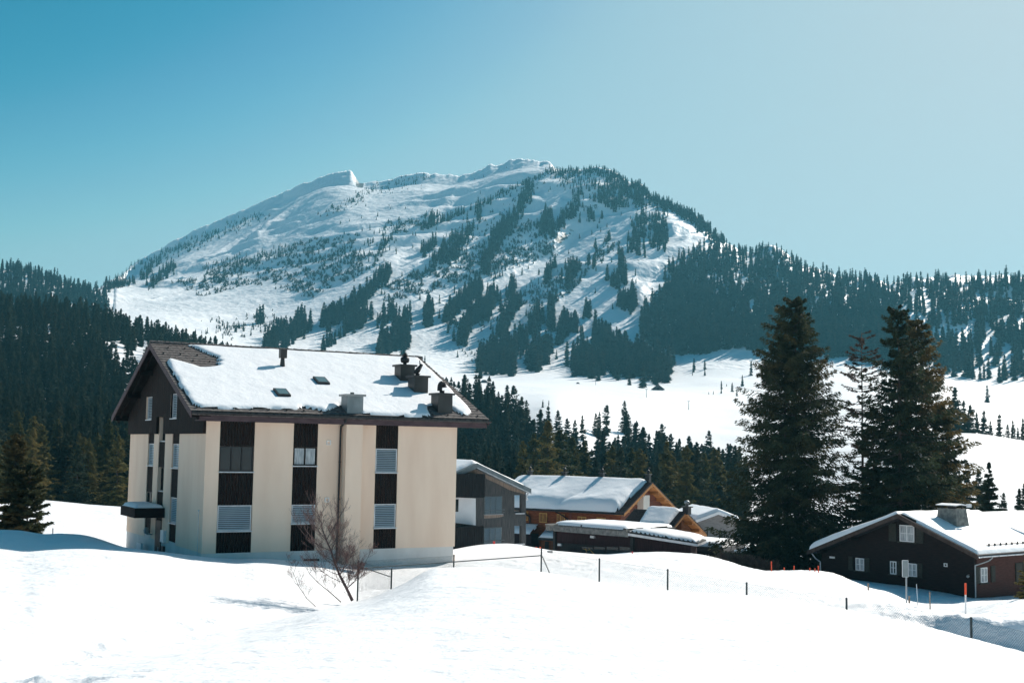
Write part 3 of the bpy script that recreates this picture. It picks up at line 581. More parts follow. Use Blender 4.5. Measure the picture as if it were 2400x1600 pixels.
SOLO = [(1420,1020,72,'a'),(1404,1022,58,'a'),(1395,1022,55,'a'),(1466,1015,76,'b'),(1474,1018,50,'b'),(1365,1032,60,'c'),(1345,1075,90,'d'),(1330,1065,85,'d'),(1306,1040,80,'d'),(1268,1045,70,'d'),(1285,1020,70,'d'),(1663,1130,120,'e'),(1614,1120,100,'e'),(1568,1120,105,'e'),(1587,1120,85,'e'),(1710,1150,110,'e'),(1545,1120,112,'e'),(1510,1100,100,'e')]
for x, y, h, k in SOLO:
    p = on_ground(x, y, 230, 900) 
    if p: NEAR.append((p[0], p[1], h*p[1]/FPX, 'near', 'solo'))
for x, ht, D in [(2238,905,330),(2258,938,335),(2278,947,335),(2304,960,335),(2341,968,332),(2374,983,330),(2362,992,333),(2398,978,330),(2250,952,340),(2291,965,338),(2322,985,336),(2416,985,330),(2268,965,332),(2226,940,334),(2385,1000,336),(2440,990,335)]:
    p = at(x, 1000, D); g = float(ground(p[0], p[1])); NEAR.append((p[0], p[1], at(x, ht, D)[2]-g, 'near', 'meadow'))
for x, ht, D in [(2268,1080,150),(2295,1095,155),(2240,1075,150),(2388,1140,140),(2405,1125,142),(2352,1150,148),(2310,1120,160),(2215,1080,160),(2422,1130,140)]:
    p = at(x, 1200, D); g = float(ground(p[0], p[1])); NEAR.append((p[0], p[1], at(x, ht, D)[2]-g, 'near', 'house'))
NEAR.sort(key=lambda t: -t[2]/t[1]/(1.0+.0*t[1]))
LAB = {'left': ('slender spruce in the dense dark wood covering the hillside left of the apartment block', 'spruces of the wooded left hillside'),
 'leftgold': ('yellowish green spruce in the front row at the foot of the left wood', 'yellowish spruces at the foot of the left wood'),
 'mid': ('dark spruce in the valley wood behind the chalets', 'spruces of the valley wood'),
 'midfront': ('olive brown spruce right behind the snowy chalet roofs', 'olive spruces behind the chalets'),
 'solo': ('spruce standing against the white snowfield above the valley wood', 'spruces against the snowfield'),
 'meadow': ('bluish green spruce in the row behind the smooth snow crest at the right', 'row of spruces behind the snow crest'),
 'house': ('dark spruce beyond the roof of the dark brown house', 'spruces beyond the brown house')}
NMAX = 292; rest = []
def nth(n): return '%d%s' % (n, 'th' if 10 <= n % 100 <= 20 else {1: 'st', 2: 'nd', 3: 'rd'}.get(n % 10, 'th'))
_keys = ['leftgold' if q[4] == 'left' and q[3] == 'gold' else q[4] for q in NEAR[:NMAX]]
_ord = {}
for kk in set(_keys):
    ids = [i for i, q in enumerate(_keys) if q == kk]
    if len(ids) <= 60: ids.sort(key=lambda i: NEAR[i][0]/NEAR[i][1]); _ord.update({i: (n+1, len(ids)) for n, i in enumerate(ids)})
SHORT = {'leftgold': 'yellowish spruce at the foot of the left wood', 'midfront': 'olive spruce right behind the snowy chalet roofs', 'solo': 'spruce alone against the snowfield above the valley wood', 'meadow': 'bluish spruce in the row behind the snow crest', 'house': 'dark spruce beyond the brown house roof'}
for k, (x, y, h, kd, key) in enumerate(NEAR):
    if k < NMAX:
        kk = 'leftgold' if key == 'left' and kd == 'gold' else key
        lb = LAB[kk][0] if k not in _ord or kk not in SHORT else '%s, %s from the left' % (SHORT[kk], nth(_ord[k][0])); put_tree(kd, k, x, y, h, rgt.uniform(0, 6.28), lb, LAB[kk][1], sx=rgt.uniform(.85, 1.15)*(1.15 if kd == 'gold' else 1))
    else: rest.append((x, y, float(ground(x, y))-.2, h))
_near_coll = bpy.data.collections.new('near_spruces')
for cm, tm in TREES['near'][:3]+TREES['mid'][:3]: _near_coll.objects.link(bpy.data.objects.new('wood_spruce', cm))
scatter('spruce_wood', rest, _near_coll, 'dense dark spruce wood on the hills behind the houses', 2, .04)
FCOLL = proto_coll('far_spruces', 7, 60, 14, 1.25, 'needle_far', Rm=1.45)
scatter('mountain_forest', FP, FCOLL, 'blue-hazed spruce forest spread over the mountain side', 3, .03)
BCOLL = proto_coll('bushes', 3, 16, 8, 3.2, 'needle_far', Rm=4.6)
scatter('mountain_scrub', SCR, BCOLL, 'dwarf pines and boulders dotting the rocky bands of the mountain', 4, .3)
print('near', len(NEAR), 'rest', len(rest), 'far', len(FP), 'scrub', len(SCR))
# ------------------------------------------------------------------ building helpers
def pb(mb, pl, a0, a1, n0, n1, z0, z1):
    return mb.box(a0, a1, n0, n1, z0, z1) if pl == 'B' else mb.box(n0, n1, a0, a1, z0, z1)
def seg_dist(X, Y, P):
    best = np.full(X.shape, 1e9); bx = X.copy(); by = Y.copy(); ins = np.zeros(X.shape, bool); n = len(P)
    for i in range(n):
        x0, y0 = P[i]; x1, y1 = P[(i+1) % n]; dx, dy = x1-x0, y1-y0; l = dx*dx+dy*dy+1e-12
        t = np.clip(((X-x0)*dx+(Y-y0)*dy)/l, 0, 1); qx = x0+t*dx; qy = y0+t*dy; d = np.hypot(X-qx, Y-qy); k = d < best
        best = np.where(k, d, best); bx = np.where(k, qx, bx); by = np.where(k, qy, by)
        c = ((y0 > Y) != (y1 > Y)) & (X < dx*(Y-y0)/(dy+1e-12)+x0); ins ^= c
    return best, bx, by, ins
def wobble(P, amp, step, seed):       # subdivide an outline and make it uneven
    out = []; n = len(P); s = 0
    for i in range(n):
        a = np.array(P[i], float); b = np.array(P[(i+1) % n], float); l = np.hypot(*(b-a)); k = max(1, int(l/step)); nn = np.array([-(b-a)[1], (b-a)[0]])/(l+1e-9)
        for j in range(k):
            w_ = (float(fbm(s*1.3+seed*7.1, seed*3.3, 3, seed % 5))-.5)*2*amp; out.append(tuple(a+(b-a)*j/k+nn*w_)); s += l/k
    return out
def snow_cap(name, parent, poly, zf, T, edge=.3, cell=.12, seed=1, amp=.04, Tf=None, swap=False, mt='roofsnow'):
    """a blanket of snow of real thickness on a sloping surface; poly in (a, b), zf(a, b) = surface height"""
    P = wobble(poly, amp, .25, seed); xs = [p[0] for p in P]; ys = [p[1] for p in P]
    X, Y = np.meshgrid(np.arange(min(xs)-cell, max(xs)+2*cell, cell), np.arange(min(ys)-cell, max(ys)+2*cell, cell), indexing='ij')
    d, bx, by, ins = seg_dist(X, Y, P); cx = (X[:-1,:-1]+X[1:,1:])/2; cyy = (Y[:-1,:-1]+Y[1:,1:])/2; keep = seg_dist(cx, cyy, P)[3]
    Xs = np.where(ins, X, bx); Ys = np.where(ins, Y, by); d = np.where(ins, d, 0)
    t = np.clip(d/edge, 0, 1); tk = T if Tf is None else Tf(Xs, Ys)
    H = zf(Xs, Ys)+.012+tk*np.sqrt(np.clip(1-(1-t)**2, 0, 1))*(1+.25*(fbm(X/1.6+seed, Y/1.6, 3, seed % 6)-.5))
    n, m = X.shape; I = (np.arange(n-1)[:, None]*m+np.arange(m-1)[None, :])[keep]; F = np.stack([I, I+m, I+m+1, I+1], -1)
    us = np.unique(F); mp = -np.ones(n*m, int); mp[us] = np.arange(len(us)); F = mp[F]
    V = np.stack([Xs.ravel()[us], Ys.ravel()[us], H.ravel()[us]], -1)
    if swap: V = V[:, [1,0,2]]; F = F[:, ::-1]
    mb = MB(); mb.v = [tuple(q) for q in V]; mb.f = [tuple(int(i) for i in q) for q in F]
    o = mb.build(name, mt, parent, True)
    return o
def window(parent, pl, a0, a1, z0, z1, n, kind='blind', frame='alu', sill=True, mull=(.5,), cross=(), fw=.05, label=None):
    """a window in a wall whose outer face is at n; outside is towards -n"""
    f = MB(); pb(f, pl, a0, a0+fw, n-.02, n+.06, z0, z1); pb(f, pl, a1-fw, a1, n-.02, n+.06, z0, z1); pb(f, pl, a0+fw, a1-fw, n-.02, n+.06, z0, z0+fw); pb(f, pl, a0+fw, a1-fw, n-.02, n+.06, z1-fw, z1)
    if kind != 'blind':
        for q in mull: c = a0+(a1-a0)*q; pb(f, pl, c-fw*.6, c+fw*.6, n-.015, n+.055, z0+fw, z1-fw)
        for q in cross: c = z0+(z1-z0)*q; pb(f, pl, a0+fw, a1-fw, n-.01, n+.05, c-fw*.3, c+fw*.3)
    o = f.build('window', frame, parent, label=label)
    g = MB(); pb(g, pl, a0+fw, a1-fw, n+.03, n+.045, z0+fw, z1-fw); g.build('pane', 'glass', o)
    if kind == 'blind':
        b = MB(); z = z0+fw+.01; sh = .085; h = z1-fw-z
        k = max(3, int(h/sh)); sh = h/k
        for i in range(k):
            zz = z+i*sh
            if pl == 'B': b.add([(a0+fw+.01, n-.03, zz),(a1-fw-.01, n-.03, zz),(a1-fw-.01, n+.012, zz+sh*.62),(a0+fw+.01, n+.012, zz+sh*.62)], [(0,1,2,3)])
            else: b.add([(n-.03, a0+fw+.01, zz),(n-.03, a1-fw-.01, zz),(n+.012, a1-fw-.01, zz+sh*.62),(n+.012, a0+fw+.01, zz+sh*.62)], [(0,3,2,1)])
        b.build('blind', 'blind', o)
    if kind == 'curtain':
        c = MB(); m = (a0+a1)/2; zt = z1-fw-.01; zb = z0+fw+.01
        for q0, q1 in ((a0+fw+.02, m-fw*.7), (m+fw*.7, a1-fw-.02)):
            k = 14
            for i in range(k):
                u0 = q0+(q1-q0)*i/k; u1 = q0+(q1-q0)*(i+1)/k; e0 = .022+.006*(i % 2); e1 = .022+.006*((i+1) % 2)
                if pl == 'B': c.add([(u0,n+e0,zb),(u1,n+e1,zb),(u1,n+e1,zt),(u0,n+e0,zt)], [(0,1,2,3)])
                else: c.add([(n+e0,u0,zb),(n+e1,u1,zb),(n+e1,u1,zt),(n+e0,u0,zt)], [(0,3,2,1)])
        c.build('curtain', 'curtain', o)
    if sill:
        s = MB(); pb(s, pl, a0-.05, a1+.05, n-.13, n+.02, z0-.05, z0-.003); s.build('sill', 'alu', o)
    return o
def boards(parent, pl, a0, a1, z0, z1, n, mt, name='cladding', w_=.14, th=.02):
    b = MB(); k = max(1, int(round((a1-a0)/w_))); w_ = (a1-a0)/k
    for i in range(k): pb(b, pl, a0+i*w_+.006, a0+(i+1)*w_-.006, n-.0015*(i % 3), n+th, z0, z1)
    return b.build(name, mt, parent)
def slab(mb, sw, a0, a1, b0, z0, b1, z1, th):
    A = [(a0,b0,z0),(a1,b0,z0),(a1,b1,z1),(a0,b1,z1)]; B = [(a,b,z-th) for a, b, z in A]
    if sw: A = [(b,a,z) for a,b,z in A]; B = [(b,a,z) for a,b,z in B]
    return mb.prism(B, A)
def traced(F, pl, pts, n, th, name, mt, parent, label=None):
    f = F.B if pl == 'B' else F.A; A = [tuple(f(x, y, n)) for x, y in pts]
    B = [(p[0], n+th, p[2]) if pl == 'B' else (n+th, p[1], p[2]) for p in A]
    mb = MB(); mb.prism(B, A); return mb.build(name, mt, parent, label=label)
def plane_hit(F, x, y, v0, z0, sl, along='v'):   # roof plane z = z0+sl*(v-v0)
    r = ray(x, y); g = F.g if along == 'v' else F.d; k0 = -(F.o@g); t = (z0+sl*(k0-v0))/(r[2]-sl*(r[:2]@g)); p = r*t
    return np.array([(p[:2]-F.o)@F.d, (p[:2]-F.o)@F.g, p[2]])
def chimney(parent, u0, u1, v0, v1, zb, zt, cowl, body='sheet', cap='sheet', over=.1):
    b = MB(); b.box(u0, u1, v0, v1, zb, zt-.1); o = b.build('chimney', body, parent)
    c = MB(); c.box(u0-over, u1+over, v0-over, v1+over, zt-.1, zt); c.build('cap', cap, o)
    cx, cyy = (u0+u1)/2, (v0+v1)/2; m = MB()
    if cowl == 'onion':
        m.lathe((cx,cyy,zt), [(.1,0),(.1,.1),(.2,.12),(.24,.22),(.24,.36),(.17,.44),(.06,.47)], 14)
        for k in range(4): m.lathe((cx,cyy,zt+.47+k*.045), [(.13-.02*k,0),(.19-.03*k,.02),(.08,.035)], 12)
        m.tube((cx,cyy,zt+.6), (cx,cyy,zt+.74), .015)
    elif cowl == 'cat':
        m.lathe((cx-.05,cyy,zt), [(.12,0),(.12,.1),(.2,.12),(.06,.14)], 12)
        for k in range(9):
            t = k/8; a = .25+t*1.0; p = (cx-.16+.32*t, cyy, zt+.12+.42*t); q = (cx-.12+.32*t, cyy, zt+.2+.42*t); m.tube(p, q, .15*(1-abs(t-.3)*.7), .14*(1-abs(t-.35)*.7), 10)
        m.tube((cx+.1,cyy,zt+.5), (cx+.07,cyy,zt+.84), .035, .03, 8)
    elif cowl == 'hood':
        m.lathe((cx,cyy,zt), [(.13,0),(.13,.12),(.15,.14)], 12)
        for k in range(11):
            a = math.pi*k/10; b2 = math.pi*(k+1)/10
            m.tube((cx+.13*math.cos(a)-.0, cyy, zt+.3+.22*math.sin(a)), (cx+.13*math.cos(b2), cyy, zt+.3+.22*math.sin(b2)), .13, .13, 10)
        m.tube((cx-.13,cyy,zt+.12),(cx-.13,cyy,zt+.3),.13,.13,10)
    elif cowl == 'small':
        m.lathe((cx,cyy,zt), [(.12,0),(.12,.16),(.2,.18),(.2,.3),(.1,.42),(.04,.46)], 10); m.path([(cx,cyy,zt+.4),(cx+.05,cyy,zt+.62),(cx+.16,cyy,zt+.68),(cx+.24,cyy,zt+.55)], .035)
    elif cowl == 'knob': m.box(cx-.1, cx+.05, cyy-.1, cyy+.05, zt, zt+.1)
    elif cowl == 'steel': m.lathe((cx,cyy,zt), [(.14,0),(.14,.25),(.24,.28),(.24,.42),(.12,.5),(.04,.52)], 12)
    if cowl: m.build('cowl', {'knob': 'concrete', 'steel': 'galv'}.get(cowl, 'black'), o, cowl not in ('knob',))
    return o
def gutter(parent, pts, r, mt='zinc', hooks=0):
    mb = MB(); (x0,y0,z0), (x1,y1,z1) = pts; n = 8
    d = Vector((x1-x0, y1-y0, 0)).normalized(); s = Vector((-d.y, d.x, 0))
    A = []; B = []
    for i in range(n+1):
        a = math.pi+math.pi*i/n; o = s*(r*math.cos(a)); A.append((x0+o.x, y0+o.y, z0+r*math.sin(a))); B.append((x1+o.x, y1+o.y, z1+r*math.sin(a)))
    for q in (A, B): 
        for i in range(n, -1, -1): p = q[i]; q.append((p[0]+(x0 if q is A else x1)*0, p[1], p[2]+.012) if i in (0, n) else (p[0], p[1], p[2]+.012))
    mb.prism(A, B); o = mb.build('gutter', mt, parent)
    if hooks:
        h = MB(); L = math.hypot(x1-x0, y1-y0); k = int(L/hooks)
        for i in range(k+1):
            c = Vector((x0, y0, z0)).lerp(Vector((x1, y1, z1)), (i+.3)/(k+.6)); h.path([c+s*(r+.01)+Vector((0,0,.08)), c+s*(r+.015)-Vector((0,0,r*.4)), c-Vector((0,0,r+.03)), c-s*(r+.015)], .012, 4)
        h.build('gutter_hooks', 'black', o)
    return o
# ------------------------------------------------------------------ the apartment block
def apartment():
    F = Frame(474, 1298, 56.51, R(29.914)); F.o = np.array([-14.1, 56.51]); ZB = -6.9
    t = thing('apartment_block', 'big beige apartment block with dark wooden gable and snow covered roof', 'building', (F.o[0], F.o[1], ZB), F.yaw)
    LU, W = 13.08, 15.27; zw = 1.05
    cols = [(.66,2.33),(4.25,5.49),(8.54,9.76)]; gc = [(4.65,6.0),(7.4,8.72),(9.72,11.04)]
    w = MB(); w.box(.3, LU-.2, .14, W, ZB, zw)                        # core
    w.box(.3, LU-.2, 1, W-1, zw, zw+.6)
    edges = [0, *[q for c in cols for q in c], LU]
    for i in range(0, len(edges), 2): w.box(edges[i] if i else 0.0, edges[i+1], 0, .139, -5.03, zw)
    ge = [.14, *[q for c in gc for q in c], W]
    for i in range(0, len(ge), 2): w.box(0, .299, ge[i], ge[i+1], -5.0, .49)
    w.box(0, .299, .14, .3, .49, zw); w.box(0, .299, W-.2, W, .49, zw)
    w.box(6.74, 7.6, -.54, -.001, -7, zw)                              # pilaster
    w.build('wall', 'stucco', t)
    p = MB(); p.box(-.0, 13.0, .02, .13, ZB, -5.031)
    p.prism([(.02,.14,ZB),(.299,.14,ZB),(.299,W,ZB),(.02,W,ZB)], [(.02,.14,-5.001),(.299,.14,-5.001),(.299,W,-4.66),(.02,W,-4.66)])
    p.box(6.76,7.58,-.52,.0195,ZB,-5.04); p.build('plinth', 'plinth', t)
    # front columns: boards and windows
    rows = {0: [(1.04,-.08,'w'),(-1.3,-2.81,'p'),(-4.05,-5.03,'p')]}
    def col(pl, a0, a1, n, segs, mt='darkwood'):
        for z1, z0 in segs: boards(t, pl, a0, a1, z0, z1, n, mt)
    A, B_, Cc = cols
    for (a0, a1), wins in ((A, [(-1.27,-.1,'glass'),(-4.02,-2.84,'blind')]), (B_, [(-.97,-.08,'curtain'),(-3.72,-2.84,'blind')]), (Cc, [(-1.27,-.1,'blind'),(-4.0,-2.84,'blind')])):
        zt = zw
        for (z0, z1, kd) in wins:
            col('B', a0, a1, .04, [(zt, z1+.01)]); zt = z0-.07
            if kd == 'glass':
                window(t, 'B', a0+.03, a1-.03, z0, z1, .06, 'glass', 'black', True, (.35, .66), (), .05)
            else: window(t, 'B', a0+.03, a1-.03, z0, z1, .06, kd, 'alu' if kd == 'blind' else 'darkwood', True)
        col('B', a0, a1, .04, [(zt, -5.03)])
    # gable columns
    for (a0, a1), wins in ((gc[0], [(-1.22,-.03,'blind'),(-3.95,-2.7,'blind')]), (gc[1], [(.12,1.35,'glass'),(-2.46,-1.26,'glass')]), (gc[2], [(-1.2,-.04,'blind'),(-3.2,-2.62,'glass')])):
        zt = .49
        for (z0, z1, kd) in wins:
            if zt > z1: col('A', a0, a1, .04, [(zt, z1+.01)])
            nn = .2 if a0 == 7.4 else .09; window(t, 'A', a0+.03, a1-.03, z0, z1, nn, kd, 'alu' if kd == 'blind' else 'black', True, (.4,)); zt = z0-.07
            j = MB(); j.box(.0, nn-.001, a1-.03, a1-.001, z0, z1); j.build('reveal', 'stucco', t)
        col('A', a0, a1, .04, [(zt, -4.9)])
    sl = .437; zr = lambda v: np.where(v < W/2, 1.55+sl*(v+.6), 1.55+sl*(W-v+.6)); rz = lambda v: float(zr(np.array(float(v))))
    # wooden gable: boards following the roof, with window openings
    g = MB(); k = 108; bw = W/k; holes = [(4.75,6.0,1.25,2.48),(9.9,11.15,1.25,2.47),(7.4,8.72,.12,1.36)]
    for i in range(k):
        v0, v1 = i*bw+.005, (i+1)*bw-.005; vm = (v0+v1)/2; x0 = -.15-.0012*(i % 3); zz0 = .47
        top0, top1 = rz(v0)-.24, rz(v1)-.24; segs = [(zz0, None)]
        for h0, h1, hz0, hz1 in holes:
            if h0 < vm < h1: segs = [(zz0, hz0), (hz1, None)] if hz0 > .5 else [(hz1, None)]
        for s0, s1 in segs:
            a, b = (top0, top1) if s1 is None else (s1, s1)
            if a > s0: g.add([(x0,v0,s0),(-.02,v0,s0),(-.02,v1,s0),(x0,v1,s0),(x0,v0,a),(-.02,v0,a),(-.02,v1,b),(x0,v1,b)], [(0,3,2,1),(4,5,6,7),(0,1,5,4),(1,2,6,5),(2,3,7,6),(3,0,4,7)])
    g.build('gable_cladding', 'darkwood', t)
    b = MB(); b.prism([(.35,0,zw),(.35,W,zw),(.35,W/2,5.0)], [(LU-.2,0,zw),(LU-.2,W,zw),(LU-.2,W/2,5.0)]); b.build('attic', 'darkwood', t)
    for (h0, h1, hz0, hz1) in holes[:2]:
        window(t, 'A', h0+.03, h1-.03, hz0, hz1, -.05, 'blind', 'alu'); j = MB(); j.box(-.15, -.051, h1-.03, h1-.001, hz0, hz1); j.build('reveal', 'stucco', t)
    # roof: stepped tile courses
    u0, u1, e = -.95, 14.55, -.75; r = MB(); n = 26; vr = W/2
    for side in (0, 1):
        P = []
        for i in range(n):
            a = e+(vr-e)*i/n; c = e+(vr-e)*(i+1)/n; P += [(a, rz(a)+.028), (c, rz(c)-.0)]
        if side: P = [(W-a, z) for a, z in P]
        for i in range(len(P)-1):
            (a, za), (c, zc) = P[i], P[i+1]; m = 40
            for q in range(1):
                r.add([(u0,a,za),(u1,a,za),(u1,c,zc),(u0,c,zc)], [(0,1,2,3)] if not side else [(3,2,1,0)])
    slab(r, False, u0+.01, u1-.01, e+.02, rz(e)-.02, vr, rz(vr)-.012, .16); slab(r, False, u0+.01, u1-.01, W-e-.02, rz(e)-.02, vr+.001, rz(vr)-.012, .16)
    ro = r.build('roof', 'tile', t)
    rc = MB(); rg = random.Random(3)
    for i in range(38): 
        a = u0+.41*i; rc.tube((a, vr, rz(vr)+.0+.01*(i % 2)), (a+.44, vr, rz(vr)+.0), .13, .11, 8)
    rc.build('ridge_tiles', 'tile', ro)
    hk = MB()
    for i in range(10):
        for j in range(18):
            a = u0+.35+j*.86+(i % 2)*.43; v = e+.3+i*.82
            if a < 3 or v < .2 or a > 13.2: hk.box(a-.03, a+.03, v-.04, v+.04, rz(v)+.02, rz(v)+.085)
    hk.build('snow_hooks', 'black', ro)
    for u in (u0, u1-.05):                                           # barge boards, purlins, rafters, soffit
        vb = MB()
        for sgn in (0, 1):
            f = (lambda v: v) if not sgn else (lambda v: W-v)
            A = [(u,f(e),rz(e)+.0),(u,f(vr),rz(vr)+.0),(u,f(vr),rz(vr)-.3),(u,f(e),rz(e)-.3)]; B = [(x+.05,y,z) for x, y, z in A]; vb.prism(A, B)
        vb.build('barge_board', 'fascia', ro)
    so_ = MB(); slab(so_, False, u0+.06, -.001, e+.05, rz(e)-.2, vr, rz(vr)-.2, .03); slab(so_, False, u0+.06, -.001, W-e-.05, rz(e)-.2, vr+.001, rz(vr)-.2, .03)
    so_.build('soffit', 'soffit', ro)
    pu = MB()
    for v in (-.2, 2.6, 5.2, vr, W-5.2, W-2.6, W+.2): pu.box(u0+.12, .0, v-.1, v+.1, rz(v)-.5, rz(v)-.24)
    for du in (.38,): 
        slab(pu, False, u0+.33, u0+.43, W-e-.1, rz(e)-.235, vr+.12, rz(vr)-.235, .14); slab(pu, False, u0+.33, u0+.43, e+.1, rz(e)-.235, vr-.12, rz(vr)-.235, .14)
    pu.build('purlins', 'soffit', ro)
    fa = MB(); fa.box(-.55, 14.5, -.62, -.58, 1.05, 1.36); fa.box(-.55, 14.5, -.579, -.001, 1.055, 1.09); fa.build('eaves_board', 'fascia', ro)
    gutter(ro, [(-.9,-.83,1.42),(14.6,-.83,1.38)], .075, 'black', .86)
    # snow on the roof
    S = [(-.78,3.3),(-.76,1.5),(-.74,-.15),(-.4,-.45),(.6,-.5),(2.2,-.42),(3.06,-.35),(4.21,-.3),(4.65,-.12),(5.3,-.28),(5.64,-.43),(6.3,.02),(6.7,.3),(7.2,.1),(7.54,-.62),(8.34,-.7),(10.2,-.74),(11.0,-.7),(11.25,-.55),(11.35,-.1),(11.6,.5),(12.9,.45),(13.0,-.05),(13.2,-.4),(13.6,-.3),(13.9,-.05),(14.05,.7),(14.1,1.4),(14.2,3),(14.28,4.5),(14.3,7.45),(.9,7.45),(1.2,7.2),(1.7,6.4),(2.2,5.85),(1.95,5.6),(2.15,5.35),(1.75,5.1),(1.95,4.85),(1.6,4.6),(.83,4.36),(.08,5.0),(-.5,5.4),(-.72,5.0)]
    snow_cap('roof_snow', ro, S, lambda a, b: zr(b), .15, .22, .09, 3, .07)
    snow_cap('roof_snow', ro, [(-.8,W/2+.15),(14.4,W/2+.15),(14.4,W+.6),(-.8,W+.6)], lambda a, b: zr(b), .25, .4, .3, 4, .04)
    # chimneys, vent, skylights
    chimney(ro, 11.9, 12.72, -.12, .72, 1.7, 2.8, 'hood'); chimney(ro, 11.56, 12.36, 2.05, 2.86, 2.6, 3.78, 'cat'); chimney(ro, 11.46, 12.3, 3.6, 4.4, 3.3, 4.44, 'onion')
    chimney(ro, 6.76, 7.6, -.5, .3, 1.5, 2.54, 'knob', 'zinc', 'sheet_grey')
    v = MB(); v.lathe((5.28,4.9,3.9), [(.16,0),(.13,.3),(.1,.62)], 12); v.box(5.12,5.46,4.74,5.06,4.52,4.98); v.build('vent_pipe', 'sheet', ro)
    for a, c in ((6.4, 2.62), (3.7, .86)):
        s = MB(); z = lambda q: rz(q)+.02
        A = [(a,c,z(c)),(a+.66,c,z(c)),(a+.66,c+.78,z(c+.78)),(a,c+.78,z(c+.78))]; s.prism(A, [(x,y,q+.24) for x,y,q in A]); so2 = s.build('skylight', 'black', ro)
        g_ = MB(); A = [(a+.07,c+.07,z(c+.07)+.245),(a+.59,c+.07,z(c+.07)+.245),(a+.59,c+.71,z(c+.71)+.245),(a+.07,c+.71,z(c+.71)+.245)]; g_.prism(A, [(x,y,q+.012) for x,y,q in A]); g_.build('pane', 'glass_sky', so2)
    d = MB(); d.path([(6.62,-.8,1.36),(6.62,-.7,1.2),(6.62,-.12,.95),(6.62,-.09,.5)], .05, 8); d.tube((6.62,-.09,.5),(6.6,-.09,-6.8),.05,.05,8)
    for z in (-.8,-2.6,-4.4): d.tube((6.62,-.09,z),(6.62,-.09,z+.06),.065,.065,8)
    d.build('downpipe', 'black', t)
    for z in (.04, -2.72): window(t, 'B', 5.93, 6.15, z, z+.22, -.02, 'glass', 'whitepaint', False, (), (), .035)
    q = MB(); q.box(4.95,5.75,-.002,.05,-5.95,-5.42); q.build('basement_window', 'glass', t)
    # canopy, door and small things at the entrance
    c = MB(); c.box(-1.5, -.001, 6.9, 10.1, -3.78, -3.3); ca = c.build('canopy', 'dark_shade_wood', t)
    snow_cap('canopy_snow', ca, [(-1.45,7.0),(-.02,7.0),(-.02,10.0),(-1.45,10.0)], lambda a, b: a*0-3.3, .2, .4, .12, 6, .02)
    d = MB(); d.box(-.03, .019, 7.45, 8.6, -6.6, -3.98); dd = d.build('door', 'barkpanel', t); h = MB(); h.tube((-.09,7.62,-5.6),(-.09,7.62,-5.3),.02); h.build('handle', 'alu', dd)
    m = MB(); m.box(-.14, .019, 6.45, 7.1, -5.0, -4.4); mm = m.build('letter_box', 'whitepaint', t); m = MB(); m.box(-.1,.01,6.6,6.95,-6.3,-5.2); m.build('bracket', 'black', mm)
    m = MB(); m.box(-.42, -.30, 9.9, 10.9, -5.75, -5.3); nb = m.build('notice_board', 'whitepaint', t); m = MB(); m.tube((-.36,10.1,-6.5),(-.36,10.1,-5.3),.03); m.tube((-.36,10.7,-6.5),(-.36,10.7,-5.3),.03); m.build('board_posts', 'black', nb)
    m = MB(); m.lathe((-.3,9.3,-4.75), [(.05,0),(.14,.05),(.16,.2),(.1,.33),(.03,.36)], 10); m.box(-.3,.01,9.28,9.32,-4.8,-4.74); m.build('entrance_lamp', 'galv', t)
    m = MB(); m.tube((-.035,.55,-6.2),(-.035,.6,-3.1),.014,.014,6); m.lathe((-.035,.6,-3.12), [(.03,0),(.045,.03),(.02,.07)], 8); m.build('lightning_rod', 'alu', t)
    return t
apartment()
